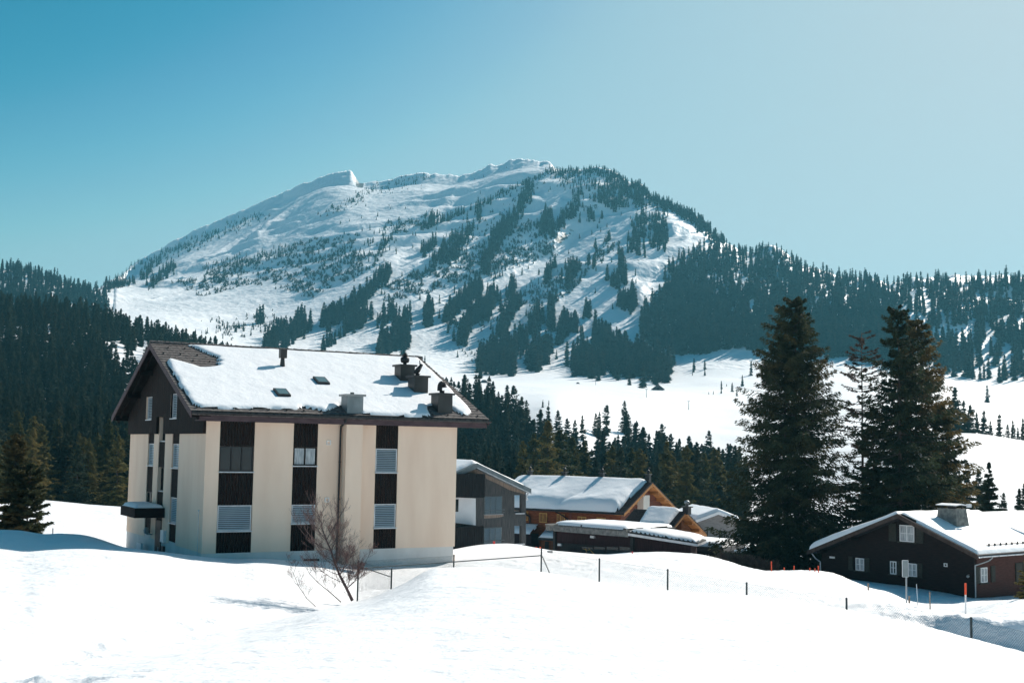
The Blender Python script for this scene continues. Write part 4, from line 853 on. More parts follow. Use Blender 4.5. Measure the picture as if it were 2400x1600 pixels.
# ------------------------------------------------------------------ the dark brown house at the right
s4 = lambda x, y: (1840+x/3.92, 1160+y/3.92)
def brown_house():
    F = Frame(2285.2, 1401, 75, R(39)); ZB = -10.5
    t = thing('brown_house', 'dark brown wooden house with white windows and snowy roof beside the road', 'house', (F.o[0], F.o[1], ZB), F.yaw)
    eL, pk, eR = F.A(*s4(205,510), -1.), F.A(*s4(1035,172), -1.), F.A(*s4(1770,550), -1.)
    vr, zrg = pk[1], pk[2]; sR = (zrg-eR[2])/(vr-eR[1]); sL = (zrg-eL[2])/(eL[1]-vr)
    zf = lambda a, b: np.where(np.asarray(b) < vr, zrg-sR*(vr-b), zrg-sL*(b-vr)); z1 = lambda v: float(zf(0., float(v)))
    W = F.A(*s4(335,560))[1]; UE = F.B(*s4(1740,122), vr)[0]; UW = UE-.9
    w = MB(); P = [(0,ZB),(W,ZB),(W,z1(W)-.22),(vr,zrg-.22),(0,z1(0)-.22)]; w.prism([(.0,a,b) for a,b in P][::-1], [(.25,a,b) for a,b in P][::-1]); w.build('gable_wall', 'dark_shade_wood', t)
    w = MB(); P = [(.0,ZB),(W,ZB),(W,z1(W)-.24),(vr,zrg-.24),(0.,z1(0)-.24)]; w.prism([(.251,a,b) for a,b in P], [(UW,a,b) for a,b in P]); w.build('side_wall', 'lit_wood', t)
    r = MB(); slab(r, False, -1., UE, eR[1], eR[2], vr, zrg, .2); slab(r, False, -1., UE, eL[1], eL[2], vr+.002, zrg, .2); ro = r.build('roof', 'tile_dark', t)
    b = MB()
    for v0, v1 in ((eR[1], vr), (eL[1], vr)):
        A = [(-1.05,v0,z1(v0)+.02),(-1.05,v1,zrg+.02),(-1.05,v1,zrg-.26),(-1.05,v0,z1(v0)-.26)]; b.prism(A, [(x+.05,y,z) for x,y,z in A])
    b.build('barge_board', noise_mat('brown barge board', (.04,.026,.022), (.07,.048,.04), 3), ro)
    b = MB(); 
    for v in (.35, 2.6, vr, W-2.9, W-.4): b.box(-.9, .0, v-.09, v+.09, z1(v)-.42, z1(v)-.21)
    b.build('purlins', 'dark_shade_wood', ro)
    TL = lambda a, b: .30+.22*ss(vr+.5, eL[1]-1., b)
    snow_cap('roof_snow', ro, [(-.98,vr+.1),(UE-.1,vr+.1),(UE-.1,eL[1]-.05),(-.98,eL[1]-.05)], zf, .4, .45, .12, 2, .03, TL)
    snow_cap('roof_snow', ro, [(-.9,eR[1]+.06),(UE,eR[1]+.06),(UE+.3,vr-.04),(-.8,vr-.04),(-.86,vr-2)], zf, .2, .3, .12, 5, .03)
    gutter(ro, [(-.95,eR[1]-.08,eR[2]-.1),(UE,eR[1]-.08,eR[2]-.14)], .07, 'alu', 1.)
    gb = MB(); a = plane_hit(F, *s4(1850,470), eR[1], eR[2]+.2, sR); c = plane_hit(F, *s4(2195,440), eR[1], eR[2]+.2, sR)
    vv = a[1]; zz = z1(vv)+.28; gb.tube((a[0], vv, zz), (UE-.5, vv, zz), .03)
    k = 0; x = a[0]+.3
    while x < UE-.5: gb.box(x-.02, x+.02, vv-.05, vv+.05, zz-.3, zz+.09); x += .68
    gb.build('snow_rail', 'black', ro)
    # chimney
    c0 = plane_hit(F, *s4(1700,288), eR[1], eR[2]+.18, sR); vv, uu = c0[1], c0[0]; c1 = F.B(*s4(1532,128), vv); wd = .95
    zt = F.B(*s4(1640,122), vv+.4)[2]; zb = z1(vv)-.1; um = (F.B(*s4(1535,230), vv+.3)[0]+uu)/2+.02; h = abs(uu-um); vm = vv+h
    m = MB(); A = [(um-h,vm-h,zb),(um+h,vm-h,zb),(um+h,vm+h,zb),(um-h,vm+h,zb)]; q = h*.8; B = [(um-q,vm-q,zt),(um+q,vm-q,zt),(um+q,vm+q,zt),(um-q,vm+q,zt)]; m.prism(A, B); ch = m.build('chimney', 'concrete', ro)
    m = MB(); 
    for a_, b_ in ((-1,-1),(1,-1),(1,1),(-1,1)): m.box(um+a_*q*.7-.04, um+a_*q*.7+.04, vm+b_*q*.7-.04, vm+b_*q*.7+.04, zt, zt+.2)
    m.box(um-.2, um+.2, vm-.2, vm+.2, zt, zt+.16); m.build('cap_posts', 'black', ch)
    m = MB(); m.prism([(um-q-.12,vm-q-.1,zt+.2),(um-.0,vm-q-.1,zt+.26),(um-.0,vm+q+.1,zt+.26),(um-q-.12,vm+q+.1,zt+.2)], [(um-q-.12,vm-q-.1,zt+.25),(um-.0,vm-q-.1,zt+.33),(um-.0,vm+q+.1,zt+.33),(um-q-.12,vm+q+.1,zt+.25)])
    m.prism([(um+.001,vm-q-.1,zt+.26),(um+q*.8,vm-q-.1,zt+.2),(um+q*.8,vm+q+.1,zt+.2),(um+.001,vm+q+.1,zt+.26)], [(um+.001,vm-q-.1,zt+.33),(um+q*.8,vm-q-.1,zt+.25),(um+q*.8,vm+q+.1,zt+.25),(um+.001,vm+q+.1,zt+.33)])
    m.build('cap', 'whitepaint', ch); m = MB(); m.box(um+q*.95, um+q*1.75, vm-q-.1, vm-q, zt+.08, zt+.3); m.build('vane', 'alu', ch)
    # windows
    def shut(parent, pl, a0, a1, z0, z1_, n):
        m = MB(); pb(m, pl, a0, a1, n-.05, n-.002, z0, z1_); pb(m, pl, a0+.05, a1-.05, n-.06, n-.0501, z0+.07, (z0+z1_)/2-.03); pb(m, pl, a0+.05, a1-.05, n-.06, n-.0501, (z0+z1_)/2+.03, z1_-.07); m.build('shutter', 'shutter', parent)
    def win(f, pl, xa, ya, xb, yb, sl_, sr_, cur='curtain'):
        p = f(*s4(xa,ya)); q = f(*s4(xb,yb)); i = 1 if pl == 'A' else 0; a0, a1 = sorted((p[i], q[i])); zz0, zz1 = sorted((p[2], q[2]))
        o = window(t, pl, a0, a1, zz0, zz1, -.06, cur, 'whitepaint', False, (.5,), (.5,), .06)
        m = MB(); pb(m, pl, a0-.15, a1+.15, -.1, -.001, zz0-.09, zz0-.02); m.build('sill', 'shutter', o)
        for xx in (sl_, sr_):
            if xx is None: continue
            e0 = f(*s4(xx[0], ya))[i]; e1 = f(*s4(xx[1], ya))[i]; b0, b1 = sorted((e0, e1)); shut(o, pl, b0, b1, zz0-.04, zz1+.05, 0)
    win(F.A, 'A', 1057,270,1192,432, (955,1022), (1203,1272)); win(F.A, 'A', 653,573,730,695, (585,627), (735,780)); win(F.A, 'A', 970,603,1028,727, None, (1035,1065), 'glass'); win(F.A, 'A', 1133,622,1215,750, None, (1222,1262))
    win(F.B, 'B', 1790,665,1850,797, (1750,1783), (1887,1925)); 
    p, q = F.B(*s4(2112,622)), F.B(*s4(2180,810)); shut(t, 'B', p[0], q[0], q[2], p[2], 0); shut(t, 'B', q[0]+.05, 2*q[0]-p[0]+.05, q[2], p[2], 0)
    p, q = F.A(*s4(1460,622)), F.A(*s4(1493,657)); window(t, 'A', q[1], p[1], q[2], p[2], -.02, 'glass', 'whitepaint', False, (), (), .05)
    p = F.A(*s4(435,570)); m = MB(); m.box(-.06,-.002,p[1]-.2,p[1]+.2,p[2]-.06,p[2]+.06); m.build('house_plaque', 'whitepaint', t)
    p = F.A(*s4(1692,745)); m = MB(); m.lathe((-.16,p[1],p[2]-.08), [(.03,0),(.1,.06),(.1,.13),(.02,.17)], 8); m.box(-.16,.0,p[1]-.02,p[1]+.02,p[2]+.09,p[2]+.12); m.build('wall_lamp', 'galv', t)
    m = MB(); g = eR[1]-.08; m.path([(.55,g,eR[2]-.2),(.5,g+.25,eR[2]-.42),(-.03,-.06,eR[2]-.72),(-.04,-.06,-10.3)], .045, 8); m.build('downpipe', 'galv', t)
    m = MB(); m.path([(-.5,eL[1]+.05,eL[2]-.15),(-.4,eL[1]-.2,eL[2]-.5),(-.05,W+.06,eL[2]-.75),(-.05,W+.06,-9.6)], .04, 8); m.build('downpipe', 'alu', t)
    # lower annex behind
    m = MB(); m.box(UW+.01, UW+9, .6, W-1, ZB, -5.2); m.build('annex_wall', 'lit_wood', t)
    m = MB(); v2 = vr-.2; slab(m, False, UW+.02, UW+9.5, -.2, -5.6, v2, -4.1, .2); slab(m, False, UW+.02, UW+9.5, W-.4, -5.7, v2+.002, -4.1, .2); an = m.build('annex_roof', 'tile_dark', t)
    z2 = lambda a, b: np.where(np.asarray(b) < v2, -5.6+1.5*(b+.2)/(v2+.2), -4.1-1.6*(b-v2)/(W-.4-v2))
    snow_cap('roof_snow', an, [(UW+.05,-.15),(UW+9.4,-.15),(UW+9.4,W-.5),(UW+.05,W-.5)], z2, .35, .4, .2, 6, .03)
    return t
brown_house()
# ------------------------------------------------------------------ the grey timber building
c5 = lambda x, y: (1060+x/6.533, 1060+y/6.533)
c75 = lambda x, y: (1220+x/7.465, 1090+y/7.465)
c6 = lambda x, y: (1460+x/6.533, 1100+y/6.533)
def gable_roof(F, t, sw, a0, a1, b0, z0, br, zr, b1, z1, th, mt, trim=None, T=.4, snow=True, seed=1, edge=.4, margin=.1, Tf=None, name='roof'):
    """ridge along a at b = br; sw: a is v and b is u"""
    r = MB(); slab(r, sw, a0, a1, b0, z0, br, zr, th); slab(r, sw, a0, a1, b1, z1, br-.002 if b1 < b0 else br+.002, zr, th); ro = r.build(name, mt, t)
    zf = lambda a, b: np.where((np.asarray(b)-br)*(b0-br) > 0, zr+(z0-zr)*(b-br)/(b0-br), zr+(z1-zr)*(b-br)/(b1-br))
    if snow:
        lo, hi = min(b0, b1)+margin, max(b0, b1)-margin
        snow_cap('roof_snow', ro, [(a0+margin,lo),(a1-margin,lo),(a1-margin,hi),(a0+margin,hi)], zf, T, edge, .16, seed, .05, Tf, sw)
    if trim:
        for aa in (a0-.06, a1+.001):
            b = MB()
            for e, ez in ((b0, z0), (b1, z1)):
                A = [(aa,e,ez+.03),(aa,br,zr+.03),(aa,br,zr-th-.08),(aa,e,ez-th-.08)]; B = [(x+.055,y,z) for x,y,z in A]
                if sw: A = [(y,x,z) for x,y,z in A]; B = [(y,x,z) for x,y,z in B]
                b.prism(A, B)
            b.build('barge_board', trim, ro)
    return ro, zf
def grey_house():
    F = Frame(*c5(1128,1400), 112, R(40)); ZB = -10.2
    t = thing('timber_house', 'weathered grey timber building with dark balcony boxes right of the beige block', 'house', (F.o[0], F.o[1], ZB), F.yaw)
    pk = F.B(*c5(375,165), -.9); eR = F.B(*c5(1205,560), -.9); uL = 2*pk[0]-eR[0]; zl = eR[2]
    g = lambda x, y, v=0.: F.B(*c5(x, y), v)
    tw = lambda pts, v, th, n, m, lab=None: traced(F, 'B', [c5(*p) for p in pts], v, th, n, m, t, lab)
    # facade pieces around the corner loggia openings
    tw([(362,1116),(362,690),(500,690),(500,350),(60,340),(60,320),(372,195),(952,497),(952,1440),(480,1440),(480,1116)], 0, .3, 'wall', 'graywood')
    tw([(952,497),(1128,585),(1128,652),(952,652)], 0, .3, 'wall', 'graywood'); tw([(953,925),(1127,925),(1127,1120),(953,1120)], 0, .3, 'wall', 'graywood')
    tw([(1062,652.5),(1128,652.5),(1128,924),(1062,924)], 0, .3, 'post', 'graywood'); tw([(1060,1120.5),(1128,1120.5),(1128,1445),(1060,1445)], 0, .3, 'post', 'graywood'); tw([(953,1395),(1059,1395),(1059,1440),(953,1440)], 0, .3, 'wall', 'graywood')
    # warm unweathered strip under the verge
    tw([(180,312),(372,215),(1118,603),(1118,640),(880,575),(700,480),(520,400),(500,330)], -.012, .011, 'fresh_boards', 'tanwood')
    tw([(490,955),(785,945),(785,975),(700,995),(490,1010)], -.012, .011, 'fresh_boards', 'tanwood')
    u0 = g(960, 700)[0]
    m = MB(); m.box(uL+.9, u0, .31, 13, ZB, g(0,560)[2]+.2); m.box(u0+.001, -.05, 3.2, 13, ZB, eR[2]-.4); m.box(u0+.002, -.31, .301, 3.19, g(0,925)[2]-.3, g(0,925)[2]); m.build('core', 'graywood', t)
    P = [(uL+.9,zl-.2),(pk[0],pk[2]-.35),(-.05,zl-.2)]; m = MB(); m.prism([(a,.31,b) for a,b in P], [(a,12.9,b) for a,b in P]); m.build('attic', 'graywood', t)
    ro, zf = gable_roof(F, t, True, -.9, 13.6, eR[0], zl, pk[0], pk[2], uL, zl, .34, 'zinc', 'zinc', .3, True, 3, .5, .35)
    m = MB(); 
    A = [(pk[0]+.02,-.99,pk[2]-.45),(eR[0],-.99,zl-.45),(eR[0],-.99,zl-.36),(pk[0]+.02,-.99,pk[2]-.36)]; m.prism(A, [(x,y+.05,z) for x,y,z in A]); m.build('verge_trim', 'alu', ro)
    m = MB(); m.path([(eR[0]-.05,-.6,zl-.3),(eR[0]-.1,-.4,zl-.75),(-.0,-.1,zl-1.0)], .06, 8); m.build('downpipe', 'alu', ro)
    # white recess, balcony boxes
    tw([(48,685),(360,700),(360,1115),(48,1076)], -.02, .05, 'white_wall', 'white')
    m = MB(); p, q = g(48,715), g(88,905); m.box(p[0],q[0],-.05,-.021,q[2],p[2]); m.build('side_window', 'glass', t)
    for (x0,y0,x1,y1) in ((66,325,498,682),(46,1145,472,1480)):
        a, b = g(x0,y0,-1.4), g(x1,y1,-1.4); k = MB(); k.box(a[0]-2,b[0],-1.36,-.02,b[2],a[2]-.03); bb = k.build('balcony', 'blackboards', t); 
        n = 26
        k = MB()
        for i in range(n):
            c0 = a[0]-2+(b[0]-a[0]+2)*i/n; c1 = a[0]-2+(b[0]-a[0]+2)*(i+1)/n; k.box(c0+.02,c1-.02,-1.4-.01*(i%2),-1.361,b[2],a[2])
        k.build('balcony_boards', 'blackboards', bb)
    for (x0,y0,x1,y1) in ((490,670,757,938),(482,1150,750,1400)):
        a, b = g(x0,y0), g(x1,y1); o = window(t, 'B', a[0], b[0], b[2], a[2], -.03, 'blind', 'zinc', True)
        k = MB()
        for f_ in (.33,.63): k.box(a[0]+(b[0]-a[0])*f_-.02, a[0]+(b[0]-a[0])*f_+.02, -.09, -.065, b[2]+.05, a[2]-.05)
        for f_ in (.06,.22): k.box(a[0]+.02, b[0]+.25, -.14, -.11, b[2]+(a[2]-b[2])*f_, b[2]+(a[2]-b[2])*f_+.05)
        k.build('railing', 'zinc', o)
    for y in (925, 1395):
        a, b = g(960,y), g(1097,y); k = MB(); k.box(a[0],b[0],-.12,-.001,a[2]-.12,a[2]); k.build('sill', 'alu', t)
    return t
grey_house()
# ------------------------------------------------------------------ the orange log chalet
def log_chalet():
    F = Frame(*c75(1750,1000), 127, R(-35)); ZB = -14
    t = thing('log_chalet', 'long orange log chalet with thick roof snow and golden shutters', 'chalet', (F.o[0], F.o[1], ZB), F.yaw)
    rg_ = F.A(*c6(452,205), 1.1); e0 = F.A(*c6(15,672), 1.1); e1 = F.A(*c6(812,585), 1.1); vr, zr = rg_[1], rg_[2]
    UL = F.B(*c75(-420,900))[0]; W = e1[1]-.9; z0w = e0[2]; sl0 = (zr-e0[2])/(vr-e0[1]); sl1 = (zr-e1[2])/(e1[1]-vr)
    m = MB(); top = lambda v: zr-(sl0*(vr-v) if v < vr else sl1*(v-vr))-.24
    P = [(0,ZB),(W,ZB),(W,top(W)),(vr,top(vr)),(0,top(0))]; m.prism([(UL,a,b) for a,b in P][::-1], [(0,a,b) for a,b in P][::-1])
    k = 0; z = -12.
    m.build('wall', 'log', t)
    lg = MB(); zz = F.B(*c75(600,1440))[2]
    while zz < top(0)-.1: lg.tube((UL,.02,zz),(.0,.02,zz),.075,.075,6); zz += .16
    lg.build('log_courses', 'log', t)
    lg = MB(); zz = top(0)-3
    while zz < zr-.6:
        a = max(0, vr-(zr-zz-.3)/sl0); b = min(W, vr+(zr-zz-.3)/sl1)
        if b > a: lg.tube((-.02,a,zz),(-.02,b,zz),.075,.075,6)
        zz += .16
    lg.build('gable_logs', noise_mat('red brown logs', (.13,.045,.03), (.22,.08,.05), 2.2, (1,4,5), .7), t)
    def pil(a, b): 
        x = np.asarray(a); s_ = np.clip((vr-b)/(vr-e0[1]), 0, 1); ph = ((x-.6*(b)-2.0) % 8.6)/8.6
        return .45+.75*s_**1.6*np.clip(np.sin(np.pi*np.clip(ph*1.02,0,1))**.5, .15, 1)*ss(1.3, .86, s_+.0)+.0*x
    ro, zf = gable_roof(F, t, False, UL-.8, 1.1, e0[1], e0[2], vr, zr, e1[1], e1[2], .16, 'tile_dark', None, .5, False)
    snow_cap('roof_snow', ro, [(UL-.7,e0[1]+.12),(-.0,e0[1]+.12),(.25,e0[1]+.6),(.5,vr-.5),(.5,e1[1]-.3),(UL-.7,e1[1]-.3)], zf, .6, 1.3, .2, 4, .08, pil)
    r = MB(); n = 30                                                # bare tile verge with pantile rolls
    for i in range(n):
        for (ea, ez) in ((e0[1], e0[2]), (e1[1], e1[2])):
            v = ea+(vr-ea)*(i+.0)/n; v2 = ea+(vr-ea)*(i+1.2)/n; r.box(.3, 1.12, min(v,v2), max(v,v2), float(zf(0,(v+v2)/2))-.06, float(zf(0,(v+v2)/2))+.10)
    r.build('verge_tiles', 'tile_dark', ro)
    b = MB()
    for ea, ez in ((e0[1], e0[2]), (e1[1], e1[2])):
        A = [(1.1,ea,ez-.03),(1.1,vr,zr-.03),(1.1,vr,zr-.3),(1.1,ea,ez-.3)]; b.prism(A, [(x+.05,y,z) for x,y,z in A])
        slab(b, False, .002, 1.095, ea, ez-.17, vr+(.001 if ea > vr else 0), zr-.17, .05)
    for f_ in (.0,.28,.55,.8): 
        v = vr+(e1[1]-vr)*f_; b.box(.0,1.05,v-.12,v+.12,float(zf(0,v))-.52,float(zf(0,v))-.23)
        v = vr+(e0[1]-vr)*f_; 
        if f_: b.box(.0,1.05,v-.12,v+.12,float(zf(0,v))-.52,float(zf(0,v))-.23)
    b.build('eaves_timber', 'pinewood', ro)
    m = MB(); v0 = vr-1.3; m.box(.002,.75,v0,v0+1.35,ZB,zr-1.3); m.build('chimney_shaft', 'stucco_pale', t)
    gutter(ro, [(UL-.7,e0[1]-.08,e0[2]-.08),(1.05,e0[1]-.08,e0[2]-.08)], .08, 'black', 1.2)
    for x, y in ((1243,1109),(1324,1113),(1412,1117),(1520,1119)):
        p = F.B(x, y, vr+.3); chimney(ro, p[0]-.22, p[0]+.22, vr-.0, vr+.45, zr-.2, zr+.95, 'small', 'black', 'sheet', .1)
    for (x0,y0,x1,y1) in ((338,828,470,1002),(648,848,782,1018),(1010,890,1155,1050),(1343,910,1492,1070),(50,800,140,965)):
        a, b_ = F.B(*c75(x0,y0)), F.B(*c75(x1,y1)); fr = MB(); fr.box(a[0],b_[0],-.13,-.08,b_[2],a[2]); o = fr.build('window', 'shutter_gold', t)
        s = MB(); mid = (a[0]+b_[0])/2
        for q0, q1 in ((a[0]+.06,mid-.05),(mid+.05,b_[0]-.06)): s.box(q0,q1,-.16,-.131,b_[2]+.08,a[2]-.08)
        s.build('shutter', noise_mat('brown shutter boards', (.2,.09,.03), (.3,.14,.045), 5), o)
    m = MB(); z = e0[2]; q = F.B(*c75(180,900))[0]; m.path([(q-1.3,e0[1],z-.1),(q-.9,-.3,z-.5),(q,-.2,z-.9),(q,-.2,ZB+2)], .09, 8); m.build('downpipe', 'black', t)
    q = F.B(*c75(845,900))[0]; m = MB(); m.path([(q-.9,e0[1],z-.15),(q-.7,-.3,z-.55),(q,-.2,z-.95),(q,-.2,ZB+2)], .07, 8); m.build('downpipe', 'black', t)
    m = MB(); m.box(q+.12, q+.4, -.1, -.0, ZB, z-.3); m.build('corner_post', noise_mat('red post', (.16,.05,.035), (.2,.07,.05)), t)
    # porch
    a, b_ = F.B(*c75(318,1262), -2.), F.B(*c75(640,1262), -2.); ah = F.B(*c75(430,1120), -.1)
    A = [(a[0]-.1,-2.0,a[2]),(b_[0]+1,-2.0,a[2]),(b_[0]+1,-.09,ah[2]-.3),(ah[0]-.3,-.09,ah[2]-.3)]; m = MB(); m.prism([(x,y,z-.25) for x,y,z in A], A); po = m.build('porch_roof', 'black', t)
    A2 = [(x+(.08 if i in (0,3) else 0),y,z+.01) for i,(x,y,z) in enumerate(A)]; m = MB(); m.prism(A2, [(x+(.25 if i in (0,3) else 0),y+(.25 if i < 2 else 0),z+.32) for i,(x,y,z) in enumerate(A2)]); m.build('porch_snow', 'roofsnow', po, True)
    m = MB(); m.box(a[0]+.1,b_[0]+1,-1.7,-1.55,ZB,a[2]-.26); m.build('porch_wall', 'log', po)
    p, q = F.B(*c75(430,1330), -1.72), F.B(*c75(492,1440), -1.72); m = MB(); m.box(p[0],q[0],-1.74,-1.701,q[2]-.4,p[2]); m.build('porch_door', 'barkpanel', po)
    # lower wing glimpsed past the grey building
    p, q = F.B(*c75(-80,1190), -1.6), F.B(*c75(180,1445), -1.6); m = MB(); m.box(p[0]-2, q[0], -1.6, -.1, ZB, p[2]); wi = m.build('lean_to', 'purple', t)
    snow_cap('roof_snow', wi, [(p[0]-2,-1.75),(q[0],-1.75),(q[0],-.1),(p[0]-2,-.1)], lambda a, b: p[2]+.9*(b+1.75)/1.65+a*0, .25, .4, .15, 8, .03)
    p, q = F.A(*c6(232,475), .0), F.A(*c6(274,590), 0.); window(t, 'A', p[1], q[1], q[2], p[2], .0, 'glass', 'whitepaint', False, (.5,), (.33,.66), .07)
    for o in t.children:
        if o.name.startswith('window') and len(o.children) and o.children[0].name.startswith('pane'): o.scale = (-1, 1, 1); o.location = (.0, 0, 0)
    return t
log_chalet()
# ------------------------------------------------------------------ small log annex with its own gable
def small_chalet():
    F = Frame(*c6(850,1000), 108, R(-38)); ZB = -13
    t = thing('small_log_chalet', 'small log chalet with open timber gable between the log chalet and the grey beige house', 'chalet', (F.o[0], F.o[1], ZB), F.yaw)
    rg_ = F.A(*c6(962,650), .9); e0 = F.A(*c6(728,938), .9); e1 = F.A(*c6(1278,985), .9); vr, zr = rg_[1], rg_[2]
    UL = F.B(*c6(60,800), e0[1])[0]; W = e1[1]-.7
    sl0 = (zr-e0[2])/(vr-e0[1]); sl1 = (zr-e1[2])/(e1[1]-vr); top = lambda v: zr-(sl0*(vr-v) if v < vr else sl1*(v-vr))-.22
    P = [(.4,ZB),(W,ZB),(W,top(W)),(vr,top(vr)),(.4,top(.4))]; m = MB(); m.prism([(UL,a,b) for a,b in P][::-1], [(0,a,b) for a,b in P][::-1]); m.build('wall', 'log_dark', t)
    lg = MB(); zz = top(W)-2.5
    while zz < zr-.5:
        a = max(.4, vr-(zr-zz-.3)/sl0); b = min(W, vr+(zr-zz-.3)/sl1)
        if b > a: lg.tube((.01,a,zz),(.01,b,zz),.07,.07,6)
        zz += .15
    lg.build('gable_logs', 'log_dark', t)
    ro, zf = gable_roof(F, t, False, UL-.8, .9, e0[1], e0[2], vr, zr, e1[1], e1[2], .16, 'tile_dark', None, .5, False)
    snow_cap('roof_snow', ro, [(UL+.9,e0[1]+.05),(.35,e0[1]+.05),(.3,vr-.4),(.3,e1[1]-.4),(UL+.9,e1[1]-.4),(UL+.5,vr)], zf, .42, .6, .14, 9, .05)
    r = MB(); n = 18
    for i in range(n):
        for (ea, ez) in ((e0[1], e0[2]), (e1[1], e1[2])):
            v = ea+(vr-ea)*(i+.0)/n; v2 = ea+(vr-ea)*(i+1.2)/n
            for a0, a1 in ((.32,.92),(UL-.82,UL+.9)): r.box(a0, a1, min(v,v2), max(v,v2), float(zf(0,(v+v2)/2))-.06, float(zf(0,(v+v2)/2))+.09)
    r.build('verge_tiles', 'tile_dark', ro)
    b = MB()
    for ea, ez in ((e0[1], e0[2]), (e1[1], e1[2])):
        A = [(.9,ea,ez-.03),(.9,vr,zr-.03),(.9,vr,zr-.24),(.9,ea,ez-.24)]; b.prism(A, [(x+.04,y,z) for x,y,z in A]); slab(b, False, .02, .895, ea, ez-.165, vr+(.001 if ea > vr else 0), zr-.165, .04)
    for f_ in (.0,.35,.7): 
        v = vr+(e1[1]-vr)*f_; b.box(.0,.86,v-.1,v+.1,float(zf(0,v))-.42,float(zf(0,v))-.2)
    b.build('eaves_timber', 'pinewood', ro)
    p = F.B(*c6(968,650), vr); chimney(ro, p[0]-.3, p[0]+.25, vr-.1, vr+.45, zr-.2, zr+.5, 'steel', 'black', 'sheet', .12)
    return t
small_chalet()
# ------------------------------------------------------------------ low barn like hall in front
def hall():
    F = Frame(1485, 1300, 100, R(-45)); ZB = -11.5
    t = thing('low_hall', 'long low maroon hall with corrugated roof edge and thick snow', 'building', (F.o[0], F.o[1], ZB), F.yaw)
    g = lambda x, y, v=0.: F.B(*c75(x, y), v)
    a, b = g(592,1140), F.B(*c6(165,1015)); ztop = (a[2]+b[2])/2; UL = a[0]
    F2y = R(-20)-F.yaw; d2 = np.array([math.cos(F2y), math.sin(F2y)]); n2 = np.array([-d2[1], d2[0]])
    # second wing direction in the hall's own frame
    L2 = 4.7
    m = MB(); m.prism([(UL,0,ZB),(0,0,ZB),(0,5,ZB),(UL,5,ZB)], [(UL,0,ztop),(0,0,ztop),(0,5,ztop),(UL,5,ztop)])
    m.build('wall', 'purple', t)
    m = MB(); Q = [(0.01,0.01),tuple(d2*L2),tuple(d2*L2+n2*2.4),(0.01,3)]; m.prism([(x,y,ZB) for x,y in Q], [(x,y,ztop-.05-(.55 if i in (1,2) else 0)) for i,(x,y) in enumerate(Q)]); m.build('wing_wall', 'purple', t)
    zp = g(900,1370)[2]; m = MB(); m.box(UL+.7,-.12,-.06,-.001,ZB,zp); pn = m.build('panelling', 'barkpanel', t)
    m = MB(); m.box(UL-.02,UL+.25,-.14,.2,ZB,ztop-.02); m.box(-.25,.06,-.14,.2,ZB,ztop-.02); m.build('corner_posts', 'black', t)
    for x0, x1 in ((1085,1275),(1300,1490),(1520,1720),(1745,1930)):
        p, q = g(x0,1405), g(x1,1520); m = MB(); m.box(p[0],q[0],-.09,-.0601,q[2]-.6,p[2]-.05); m.build('window', 'glass', pn)
    m = MB(); p = g(1110,1440)
    for i in range(9): m.box(p[0]+.25+.05*(i%3), p[0]+.32+.05*(i%3), -.11, -.092, p[2]-.1-.12*i, p[2]-.03-.12*i)
    m.tube((p[0]+.6,-.1,p[2]-.0),(p[0]+1.7,-.1,p[2]-.75),.03); m.tube((p[0],-.1,p[2]-.1),(p[0]+.7,-.1,p[2]-.15),.03); m.build('straw_star', 'shutter_gold', pn)
    for x, y in ((1275,1248),(703,1385)):
        p = g(x,y); m = MB(); m.box(p[0]-.2,p[0]+.2,-.2,-.001 if y < 1300 else -.0601,p[2]-.1,p[2]+.1); m.build('outdoor_lamp', 'whitepaint', t)
    # roof sheets with corrugated front edge
    e = g(430,1075,-1.1); U0 = e[0]; r = MB(); z0 = ztop+.1
    n = 46; U1 = .25
    pts = []
    for i in range(n*4+1):
        u = U0+(U1-U0)*i/(n*4); pts.append((u, .07*math.cos(i*math.pi/2)))
    for _once in (0,):
        for (u, c), (u2, c2) in zip(pts[:-1], pts[1:]): r.add([(u,-1.1,z0+.40+c),(u2,-1.1,z0+.40+c2),(u2,5.3,z0+.42+c2),(u,5.3,z0+.42+c),(u,-1.1,z0+.36+c),(u2,-1.1,z0+.36+c2)], [(0,1,2,3),(4,5,1,0)])
    r.box(U0,U1,-.95,-.9,z0-.02,z0+.34); 
    for i in range(n): u = U0+(U1-U0)*(i+.5)/n; r.box(u-.1,u+.06,-1.02,-.951,z0-.1,z0+.36)
    slab(r, False, U0+.05, U1, -.9, z0+.3, 5.2, z0+.32, .18); ro = r.build('roof', 'fibre', t)
    snow_cap('roof_snow', ro, [(U0+.9,-.95),(U0+3,-1.0),(U1-1.2,-1.0),(U1-.2,-.9),(U1-.2,5.1),(U0+.6,5.1)], lambda a, b: z0+.44+a*0, .34, .8, .16, 11, .1)
    r = MB(); Q = [(.26,-1.05),tuple(d2*(L2+.7)-n2*.8),tuple(d2*(L2+.7)+n2*2.8),(.26,3.4)]; zq = [z0+.22,z0-.42,z0-.40,z0+.24]
    r.prism([(x,y,z-.2) for (x,y),z in zip(Q,zq)], [(x,y,z) for (x,y),z in zip(Q,zq)]); r2 = r.build('wing_roof', 'alu', ro)
    r = MB(); r.prism([(x,y,z+.001) for (x,y),z in zip(Q,zq)], [(x,y,z+.1) for (x,y),z in zip(Q,zq)]); r.build('roof_edge', 'black', r2)
    c_ = sum(np.array(q) for q in Q)/4; Qi = [tuple(np.array(q)+(c_-np.array(q))*.03) for q in Q]
    M3 = np.array([[x,y,1] for x,y in Q]); co = np.linalg.lstsq(M3, np.array(zq), rcond=None)[0]
    snow_cap('roof_snow', r2, Qi, lambda a, b: co[0]*a+co[1]*b+co[2]+.1, .38, 1.2, .16, 13, .04)
